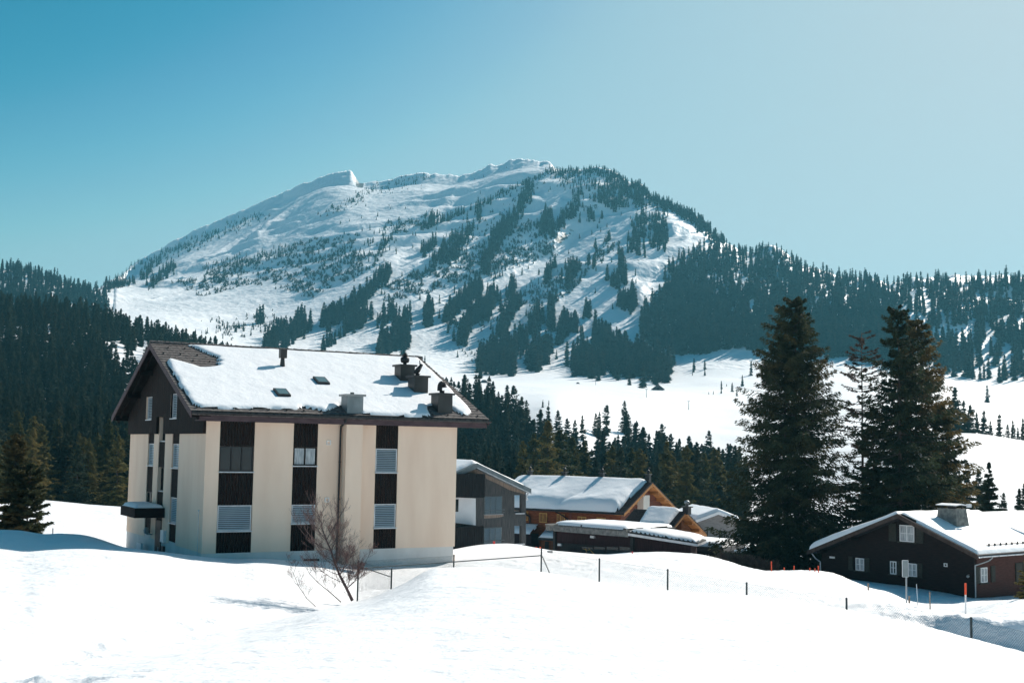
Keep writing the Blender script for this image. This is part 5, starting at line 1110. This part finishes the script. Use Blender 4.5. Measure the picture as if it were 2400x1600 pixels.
    # flat roofed link to the right
    P0 = d2*L2; m = MB(); A_, B_2 = P0+n2*1.0, P0+n2*1.0+np.array([.72,-.1])*5.5
    F3 = Frame(*c6(985,1200), 104, R(-28)); p = F3.B(*c6(1420,1190)); 
    t2 = thing('link_building', 'low flat roofed dark porch building right of the maroon hall', 'building', (F3.o[0], F3.o[1], -12.5), F3.yaw)
    q1 = F3.B(*c6(1545,1195), -.5); m = MB(); m.box(-.5, p[0], 0, 5, -12.5, p[2]-.1); m.build('wall', 'blackboards', t2)
    m = MB(); m.box(-1., q1[0], -.6, 5.5, q1[2]-.35, q1[2]); r3 = m.build('roof', 'black', t2)
    snow_cap('roof_snow', r3, [(-.9,-.5),(q1[0]-.1,-.5),(q1[0]-.1,5.4),(-.9,5.4)], lambda a, b: a*0+q1[2], .45, .8, .15, 14, .04)
    for x in (1262,1300):
        a_, b_ = F3.B(*c6(x,1300), -.02), F3.B(*c6(x+22,1350), -.02); window(t2, 'B', a_[0], b_[0], b_[2], a_[2], -.03, 'curtain', 'whitepaint', False)
    m = MB(); a_ = F3.B(*c6(1062,1250), -.4); m.tube((a_[0],-.4,-12.4),(a_[0],-.4,q1[2]-.35),.06); m.build('post', 'galv', t2)
    return t
hall()
def beige_house():
    F = Frame(*c6(1165,1230), 138, R(8)); ZB = -16
    t = thing('grey_beige_house', 'grey beige house with shallow snowy gable partly behind the big spruce', 'house', (F.o[0], F.o[1], ZB), F.yaw)
    g = lambda x, y, v=0.: F.B(*c6(x, y), v)
    pk = g(1462,645,-.8); e0 = g(1108,775,-.8); e1u = 2*pk[0]-e0[0]; W = g(1745,900)[0]
    tp = lambda u: pk[2]-abs(u-pk[0])*(pk[2]-e0[2])/(pk[0]-e0[0])-.25
    P = [(0,ZB),(W,ZB),(W,tp(W)),(pk[0],tp(pk[0])),(0,tp(0))]; m = MB(); m.prism([(a,0,b) for a,b in P], [(a,9,b) for a,b in P]); m.build('wall', noise_mat('grey beige boards', (.2,.19,.19), (.27,.26,.255), 2, (1,1,5), .85), t)
    ro, zf = gable_roof(F, t, True, -.8, 9.8, e0[0], e0[2], pk[0], pk[2], e1u, e0[2], .22, 'alu', 'whitepaint', .38, True, 5, .35, .12)
    for (x0,y0,x1,y1) in ((1470,938,1560,1082),(1208,920,1298,1060)):
        a, b = g(x0,y0), g(x1,y1); window(t, 'B', a[0], b[0], b[2], a[2], -.02, 'glass', 'shutter', False, (.5,), (), .12)
    a, b = g(1440,1235,-3), g(1720,1210,-3); zt = g(1440,1238,-3)[2]
    m = MB(); m.box(a[0]+.3, W+5, -3, -.01, ZB, zt-.35); lo = m.build('ground_floor', 'stucco_pale', t)
    m = MB(); m.box(a[0]-.6, W+5.5, -3.6, -.01, zt-.34, zt); lr = m.build('lower_roof', 'zinc', lo)
    snow_cap('roof_snow', lr, [(a[0]-.4,-3.5),(W+5.3,-3.5),(W+5.3,-.02),(a[0]-1.4,-.02)], lambda a_, b_: a_*0+zt+.02*(b_+3.5), .5, .8, .16, 15, .05)
    p, q = g(1555,1292,-3), g(1650,1400,-3); m = MB(); m.box(p[0],q[0],-3.08,-3.001,q[2]-1,p[2]); d = m.build('door', noise_mat('plum door', (.05,.015,.04), (.08,.03,.06)), lo)
    m = MB(); m.box(p[0]+.5,q[0]-.15,-3.1,-3.081,q[2]-.2,p[2]-.9); m.build('pane', 'glass', d)
    p, q = g(1778,1315,-3), g(1815,1415,-3); window(lo, 'B', p[0], q[0], q[2], p[2], -3.02, 'glass', 'zinc', False, (), (), .05)
    p = g(1670,1350,-3); m = MB(); m.box(p[0]-.18,p[0]+.18,-3.1,-3.001,p[2]-.2,p[2]+.2); m.build('letter_box', 'zinc', lo)
    return t
beige_house()
# ------------------------------------------------------------------ far huts and lift pylons
def hut(x, y, w_, yaw, lab, D=None, name='barn'):
    p = on_ground(x, y, 380, 1500) if D is None else tuple(at(x, y, D)); D = p[1]; s = w_*D/FPX
    t = thing(name, lab, 'barn', (p[0], p[1], p[2]-.3), yaw)
    m = MB(); z = p[2]-.3; h = s*.16; P = [(-s/2,z),(s/2,z),(s/2,z+h),(0,z+s*.5),(-s/2,z+h)]; m.prism([(a,-s*.4,b) for a,b in P], [(a,s*.4,b) for a,b in P]); m.build('wall', 'graywood', t)
    r = MB()
    for sg in (-1, 1): slab(r, True, -s*.46, s*.46, sg*s*.6, z+h*.7, -sg*.001, z+s*.56, s*.05)
    r.build('roof', 'sheet', t); d = MB(); d.box(-s*.1, s*.1, -s*.4-.08, -s*.4-.001, z, z+s*.24); d.build('door', 'blackboards', t)
hut(1542, 914, 26, R(-6), 'grey gabled hay barn alone on the white snowfield above the valley wood')
hut(1134, 897, 15, R(30), 'tiny low hut at the edge of the snowfield left of the two pylons')
hut(1354, 899, 8, R(10), 'tiny dark hut on the snowfield under the mountain spruces')
def pylon(x, y0, y1, lab, D):
    p = at(x, y1, D); g = float(ground(p[0], p[1])); top = at(x, y0, D)[2]
    t = thing('lift_pylon', lab, 'pylon', (p[0], p[1], g), 0, 'ski lift pylons'); h = top-g; r = .1
    m = MB(); m.tube((0,0,g-.3),(0,0,top),.16,.11,8); m.build('mast', 'galv', t); m = MB(); w_ = 3.4*D/FPX; m.box(-w_,w_,-.1,.1,top-.1,top+.12); m.build('crossarm', 'galv', t)
for x, y0, y1, lab in ((1515,912,931,'thin T shaped ski lift pylon left of the hay barn'),(1614,940,960,'thin T shaped ski lift pylon below and right of the hay barn'),(1396,887,902,'thin T shaped ski lift pylon near the mountain foot shadows')):
    p = on_ground(x, y1, 380, 1500); pylon(x, y0, y1, lab, p[1])
# ------------------------------------------------------------------ the big spruces
def hero(name, label, x, ytop, ybase, D, parts, group=None, tr=.24):
    p = at(x, ybase, D); g = float(ground(p[0], p[1]))-.1; H = at(x, ytop, D)[2]-g
    r = bpy.data.objects.new('big_'+name if not name.startswith('big') else name, None); C.objects.link(r); r.location = (p[0], p[1], g); tag(r, label, 'spruce', group)
    for k, (dx, hf, Rm, nb, ns, size, mt, kw) in enumerate(parts):
        h = H*hf; x0 = dx*D/FPX; lo = dict(kw); nl = lo.pop('nl', 160); tm_ = lo.pop('tm', 'bark'); trr = lo.pop('tr', tr)
        cm, lim = spruce_mesh('crown', 500+int(x)+k*7, h, Rm*D/FPX, nb, ns, size, mt, x0=x0, **lo)
        o = bpy.data.objects.new('crown', cm); C.objects.link(o); o.parent = r
        o = bpy.data.objects.new('trunk', trunk_mesh('trunk', h, trr, tm_, lim, nl=nl, seed=k, x0=x0, lr=.045, sides=10)); C.objects.link(o); o.parent = r
    return r
hero('spruce', 'huge dark green spruce with two trunks left of the brown house', 1856, 702, 1336, 98, [
    (10, 1.0, 150, 480, 170, .34, 'needle_hero', dict(shape=2.2, base=.02, gaps=.1, wob=.3, nl=300, thin=.12, droop=.25, wide=.95, hang=.35)),
    (-14, .86, 124, 310, 140, .34, 'needle_hero', dict(shape=2.2, base=.02, gaps=.1, wob=.35, nl=200, thin=.15, asym=(.12, math.pi), droop=.25, wide=.95, hang=.35))])
hero('spruce', 'thin half bare spruce with visible reddish trunk, between the two big dark spruces', 2024, 778, 1330, 102, [
    (0, 1.0, 78, 150, 46, .36, 'needle_brown', dict(prof=.32, top=.1, base=.08, gaps=.1, nl=150, tm='barkred', thin=.35, tr=.17, droop=.3, wide=.5))])
hero('spruce', 'tall ragged spruce with gaps near its top just right of the half bare spruce', 2112, 716, 1330, 96, [
    (0, 1.0, 116, 360, 130, .36, 'needle_hero', dict(shape=2.3, wide=.95, hang=.35, base=.03, gaps=.25, wob=.45, nl=180, thin=.15, droop=.28))], tr=.22)
hero('spruce', 'dense golden brown spruce whose crown merges with the ragged spruce to its left', 2152, 752, 1330, 100, [
    (0, 1.0, 132, 480, 150, .36, 'needle_gold_hero', dict(shape=1.9, wide=.95, hang=.35, base=.03, gaps=.08, wob=.35, nl=160, thin=.1, asym=(.15, 0)))], tr=.2)
hero('spruce', 'shorter dark spruce under the half bare spruce behind the brown house gable', 2050, 955, 1332, 96, [
    (0, 1.0, 95, 170, 160, .40, 'needle_hero', dict(prof=.7, base=.02, nl=60))], tr=.16)
hero('spruce', 'lower drooping spruce at the right foot of the golden brown spruce, above the snowy roof', 2212, 950, 1332, 99, [
    (0, 1.0, 85, 170, 150, .40, 'needle_hero', dict(prof=.6, base=.02, nl=60))], tr=.16)
hero('spruce', 'small spruce with bare spiky top above the right end of the brown house roof', 2322, 1085, 1330, 108, [
    (0, 1.0, 62, 120, 110, .38, 'needle_hero', dict(prof=1.1, base=.02, nl=60, top=0.))], tr=.14)
hero('spruce', 'black bushy conifer at the left edge in front of the hillside wood', 28, 1018, 1246, 72, [
    (0, 1.0, 50, 190, 170, .24, 'needle_hero', dict(prof=.45, base=.05, nl=120, thin=.1, droop=.1)),
    (34, .72, 56, 120, 150, .24, 'needle_hero', dict(prof=.4, base=.1, nl=60, thin=.15, droop=.0, tr=.06))], tr=.13)
hero('spruce', 'yellow green young spruce at the right frame edge in front of the brown house', 2412, 1285, 1402, 60, [
    (0, 1.0, 30, 80, 90, .16, 'needle_gold', dict(prof=.8, base=.02, nl=30))], tr=.05)
# ------------------------------------------------------------------ bare tree by the fence
def bare_tree():
    p = at(838, 1416, 45.2); g = float(ground(p[0], p[1]))-.05; t = thing('bare_tree', 'small leafless tree leaning left beside the corner post of the wire fence', 'tree', (p[0], p[1], g), 0); t['_z'] = 0.
    rg = random.Random(8); W_ = MB(); B = MB(); T = MB(); px = 45.2/FPX
    def grow(mb, p, d, L, r, dep):
        n = 4; q = Vector(p)
        for i in range(n):
            d = (d+Vector((rg.uniform(-1,1), rg.uniform(-1,1), rg.uniform(-.5,1)))*.16+Vector((0,0,.04))).normalized(); q2 = q+d*L/n; mb.tube(q, q2, r*(1-i*.12), r*(1-(i+1)*.12), 5 if r > .012 else 3, False); q = q2
            if dep > 0 and (i > 0 or dep > 3):
                for _ in range(1 if dep > 1 else 2):
                    a = Vector((rg.uniform(-1,1), rg.uniform(-1,1), rg.uniform(-.3,.9))).normalized(); nd = (d*.75+a*.85).normalized(); grow(T if dep < 4 else mb, q, nd, L*rg.uniform(.5,.75), r*.6, dep-1)
        if dep > 0: grow(T if dep < 4 else mb, q, d, L*.62, r*.62, dep-1)
        elif rg.random() < .3: B.lathe((q.x,q.y,q.z), [(.004,0),(.009,.01),(.003,.02)], 4)
    P = lambda x, y: Vector(((x-838)*px, 0, (1416-y)*px))
    main = [P(826,1412), P(812,1385), P(795,1355), P(782,1325), P(774,1300), P(762,1275), P(752,1250)]; main[0].y = 0
    for i, (a, b) in enumerate(zip(main[:-1], main[1:])): W_.tube(a, b, .062-.008*i, .054-.008*i, 8, False)
    def limb(a, b, r, dep, L=None): d = (b-a); grow(W_, a, (d.normalized()+Vector((0, rg.uniform(-.4,.4), 0))).normalized(), (L or d.length)*.85, r*.85, dep)
    limb(P(752,1250), P(735,1205), .02, 3); limb(P(762,1275), P(790,1225), .02, 3); limb(P(774,1300), P(700,1270), .02, 3); limb(P(774,1300), P(800,1240), .022, 4, .55); limb(P(782,1325), P(740,1290), .02, 3)
    limb(P(795,1355), P(840,1290), .024, 4, .7); limb(P(812,1385), P(850,1350), .02, 4, .5); limb(P(795,1355), P(740,1340), .016, 3); limb(P(804,1372), P(740,1352), .016, 3); limb(P(812,1385), P(880,1330), .018, 4, .6); limb(P(762,1275), P(725,1240), .018, 3)
    s2 = [P(800,1416), P(775,1395), P(745,1372), P(725,1352)]
    for i, (a, b) in enumerate(zip(s2[:-1], s2[1:])): W_.tube(a, b, .022-.004*i, .018-.004*i, 5, False); limb(b, b+Vector((-.3,0,.5)), .01, 3, .4); limb(b, b+Vector((.3,0,.5)), .01, 2, .35)
    s3 = [P(745,1430), P(720,1408), P(700,1380), P(688,1352)]
    for i, (a, b) in enumerate(zip(s3[:-1], s3[1:])): W_.tube(a, b, .016-.003*i, .013-.003*i, 5, False); limb(b, b+Vector((-.3,0,.3)), .008, 3, .4); limb(b, b+Vector((.2,0,.4)), .008, 2, .3)
    limb(P(850,1330), P(880,1290), .012, 3, .5)
    for _ in range(34):
        k = rg.uniform(.15, 1); q = main[min(6, int(k*6))].lerp(main[min(6, int(k*6)+1)], rg.random()) if k < .99 else main[6]
        limb(q, q+Vector((rg.uniform(-1,.9), rg.uniform(-.6,.6), rg.uniform(.1,.9))), .010, 3, rg.uniform(.45,.8))
    W_.build('trunk', 'twig', t); T.build('twigs', 'twig', t); B.build('buds', 'bud', t)
bare_tree()
# ------------------------------------------------------------------ wire fence
def fence():
    posts = [(840,1313,47.6),(1064,1300,53),(1269,1286,51),(1405,1309,47),(1565,1334,44),(1750,1365,41),(1984,1401,37),(2276,1447,32.6),(2640,1535,27.5)]
    tops = [Vector(at(*q)) for q in posts]; p0 = tops[0]
    t = thing('chain_link_fence', 'dark green chain link fence running along the crest of the snowdrift', 'fence', (p0.x, p0.y, float(ground(p0.x, p0.y))), 0); t['_z'] = 0.
    o = Vector(t.location)
    def gz(p): return float(ground(p.x, p.y))
    for i, q in enumerate(tops):
        m = MB(); m.tube((q.x-o.x, q.y-o.y, gz(q)-.5-o.z), q-o, .032, .032, 10); m.lathe(tuple(q-o-Vector((0,0,.02))), [(.036,0),(.036,.03),(.02,.045)], 10); m.build('post', 'post', t)
    pg = Vector(at(918,1332,49.5)); m = MB(); m.tube((pg.x-o.x,pg.y-o.y,gz(pg)-.5-o.z), pg-o, .032, .032, 10); m.build('post', 'post', t)
    m = MB(); m.tube(Vector(at(842,1326,47.6))-o, Vector(at(916,1351,49.5))-o, .02, .02, 6); m.build('brace', 'post', t)
    m = MB(); m.tube(Vector(at(1271,1303,51))-o, Vector(at(1289,1344,49.3))-o, .022, .022, 6); m.build('brace', 'post', t)
    m = MB(); m.tube(Vector(at(845,1331,47.6))-o, Vector(at(1064,1316,53))-o, .022, .022, 6); m.tube(Vector(at(1064,1316,53))-o, Vector(at(1269,1301,51))-o, .022, .022, 6); m.build('top_rail', 'post', t)
    m = MB(); s = .085; wr = .0024
    def net(a, b, ha=1.35):
        a = a.copy(); b = b.copy(); a.z -= .03; b.z -= .03; d = b-a; L = Vector((d.x,d.y,0)).length; n = int(L/s); 
        kz = int(ha/s)
        def pt(i, k): 
            q = a.lerp(b, i/n); return Vector((q.x-o.x, q.y-o.y, q.z-k*s*.9-o.z)), q
        def line(p, q): m.tube(p, q, wr, wr, 3, False)
        for i in range(n):
            for sg in (1, -1):
                i2 = i+sg*kz; k2 = kz
                if i2 > n: k2 = n-i; i2 = n
                if i2 < 0: k2 = i; i2 = 0
                if k2 > 0: line(pt(i, 0)[0], pt(i2, k2)[0])
        for k in range(1, kz):
            for (st, sg) in ((0, 1), (n, -1)):
                run = min(kz-k, n); line(pt(st, k)[0], pt(st+sg*run, k+run)[0])
        line(pt(0,0)[0], pt(n,0)[0]); 
    net(tops[0], pg, 1.7)
    for a, b in zip(tops[:-1], tops[1:]): net(a, b)
    m.build('wire_mesh', 'post', t)
fence()
# ------------------------------------------------------------------ sign, stakes, posts
def pole_thing(name, label, cat, x, y0, y1, D, r, mt, group=None, top=None, tmt=None, r2=None, lean=0):
    p = at(x, y1, D); g = float(ground(p[0], p[1])); zt = at(x+lean, y0, D); t = thing(name, label, cat, (p[0], p[1], g), 0, group); h = zt[2]; dx = zt[0]-p[0]
    m = MB(); zs = h if top is None else h-(h-g)*top; f = (zs-g)/(h-g); m.tube((0,0,g-.35),(dx*f,0,zs),r,r,8); m.build('shaft', mt, t)
    if top is not None: m = MB(); m.tube((dx*f,0,zs+.001),(dx,0,h),r2 or r,r2 or r,8); m.build('tip', tmt, t)
    return t
t = pole_thing('road_sign', 'blank grey sign plate seen from behind on a galvanised pole by the road', 'sign', 2124, 1312, 1440, 54, .036, 'galv')
q = at(2114,1312,54); q2 = at(2128,1351,54); m = MB(); m.box(q[0]-t.location.x, q2[0]-t.location.x, -.05, -.03, q2[2], q[2]); pl = m.build('plate', 'zinc', t)
m = MB(); x0, x1 = q[0]-t.location.x, q2[0]-t.location.x
for a in ((x0-.008,x0+.008,q2[2],q[2]),(x1-.008,x1+.008,q2[2],q[2]),(x0+.009,x1-.009,q[2]-.008,q[2]+.008),(x0+.009,x1-.009,q2[2]-.008,q2[2]+.008)): m.box(a[0],a[1],-.06,-.02,a[2],a[3])
m.build('rim', 'alu', pl)
pole_thing('snow_stake', 'tall snow stake, orange above and white below, in front of the brown house corner', 'stake', 2263, 1366, 1437, 63.5, .045, 'whitepaint', None, .37, 'orange', .055)
pole_thing('snow_stake', 'plain brownish snow stake between the road sign and the orange topped stake', 'stake', 2181, 1387, 1446, 52, .026, 'postwood', lean=-2)
pole_thing('snow_stake', 'thin leaning stake with a blue band right of the road sign', 'stake', 2153, 1368, 1425, 65, .024, 'galv', None, .45, 'blind', .02, lean=-5)
for x, y0, y1, D, lab in ((2035,1366,1381,69.5,'short wooden post stub at the top of the shaded bank before the brown house'),(2131,1396,1419,65.8,'stout short wooden post just right of the road sign pole')): pole_thing('wooden_post', lab, 'post', x, y0, y1, D, .05, 'postwood')
for x, y0, y1, D, lab in ((1808,1315,1342,69.5,'tallest orange stake left of the big dark spruce foot'),(1838,1329,1342,69,'short orange stake second from the left under the big spruce'),(1861,1325,1340,68,'orange stake in the middle of the row under the big spruce'),(1898,1330,1342,66,'short orange stake near the left wall of the brown house'),(1910,1331,1342,66,'orange stake second closest to the brown house wall'),(1918,1325,1342,66,'orange stake closest to the brown house wall')):
    pole_thing('orange_stake', lab, 'stake', x, y0, y1, D, .03, 'orange', 'orange stakes under the big spruce')
pole_thing('orange_post', 'left one of two small orange posts before the log chalet porch', 'post', 1257, 1281, 1292, 80, .05, 'orange', 'two small orange posts'); pole_thing('orange_post', 'right one of two small orange posts before the log chalet porch', 'post', 1266, 1281, 1292, 80, .05, 'orange', 'two small orange posts')
pole_thing('red_marker', 'red marker in the snow below the grey timber building window', 'marker', 1158, 1268, 1276, 78, .07, 'red'); pole_thing('red_marker', 'tiny red marker on the snow bank by the hall corner', 'marker', 1482, 1292, 1297, 74, .04, 'red')
pole_thing('purple_stake', 'thin purple stake on the snow left of the apartment block', 'stake', 124, 1237, 1254, 60, .025, noise_mat('purple plastic', (.1,.02,.05), (.16,.04,.08)))
def small_sign():
    p = at(1289, 1305, 72); t = thing('notice_plate', 'small grey notice plate on the snow bank behind the wire fence', 'sign', (p[0], p[1], float(ground(p[0], p[1]))), 0)
    z = at(1289,1289,72)[2]; m = MB(); m.tube((0,0,p[2]-1),(0,0,z),.02); m.build('shaft', 'galv', t); m = MB(); m.box(-.17,.17,-.05,-.02,z-.32,z); pl = m.build('plate', 'whitepaint', t)
    m = MB()
    for i in range(3):
        for j in range(3): m.box(-.14+.1*i,-.08+.1*i,-.056,-.051,z-.28+.09*j,z-.22+.09*j)
    m.build('symbols', 'black', pl)
small_sign()
# dry brown hedge under the big spruce
def hedge():
    rg = np.random.RandomState(3); p0 = at(1752, 1326, 88); g0 = float(ground(p0[0], p0[1])); m = MB()
    for i in range(1500):
        x = rg.uniform(-1.9, 2.1); y = rg.uniform(-.7,.7); h = (.55+.5*float(vn(x*1.3+4, y, 2)))*rg.uniform(.4,1); gz = float(ground(p0[0]+x, p0[1]+y))-g0
        a = Vector((x,y,gz-.1)); b = a+Vector((rg.uniform(-.35,.35), rg.uniform(-.3,.3), h+.35)); m.tube(a, b, .012, .005, 3, False)
        for k in range(2): c = a.lerp(b, rg.uniform(.4,.95)); m.tube(c, c+Vector((rg.uniform(-.25,.25), rg.uniform(-.25,.25), rg.uniform(0,.22))), .007, .003, 3, False)
    t = m.build('hedge', 'brush'); t.location = (p0[0], p0[1], g0); tag(t, 'low dry brown hedge at the foot of the biggest spruce', 'hedge')
hedge()
# ------------------------------------------------------------------ air
def haze():
    mb = MB(); mb.box(-6900, 6900, -6900, 6900, float(TZ.min())-1.5, 560)
    m = bpy.data.materials.new('haze'); m.use_nodes = True; nt = m.node_tree; nt.nodes.remove(nt.nodes['Principled BSDF'])
    v = nt.nodes.new('ShaderNodeVolumePrincipled'); v.inputs['Color'].default_value = (.22, .76, 1, 1); v.inputs['Density'].default_value = .00013; v.inputs['Anisotropy'].default_value = .2
    nt.links.new(v.outputs[0], nt.nodes['Material Output'].inputs['Volume'])
    o = mb.build('haze', m); tag(o, 'thin blue air haze over the whole valley', None, None, 'stuff')
haze()
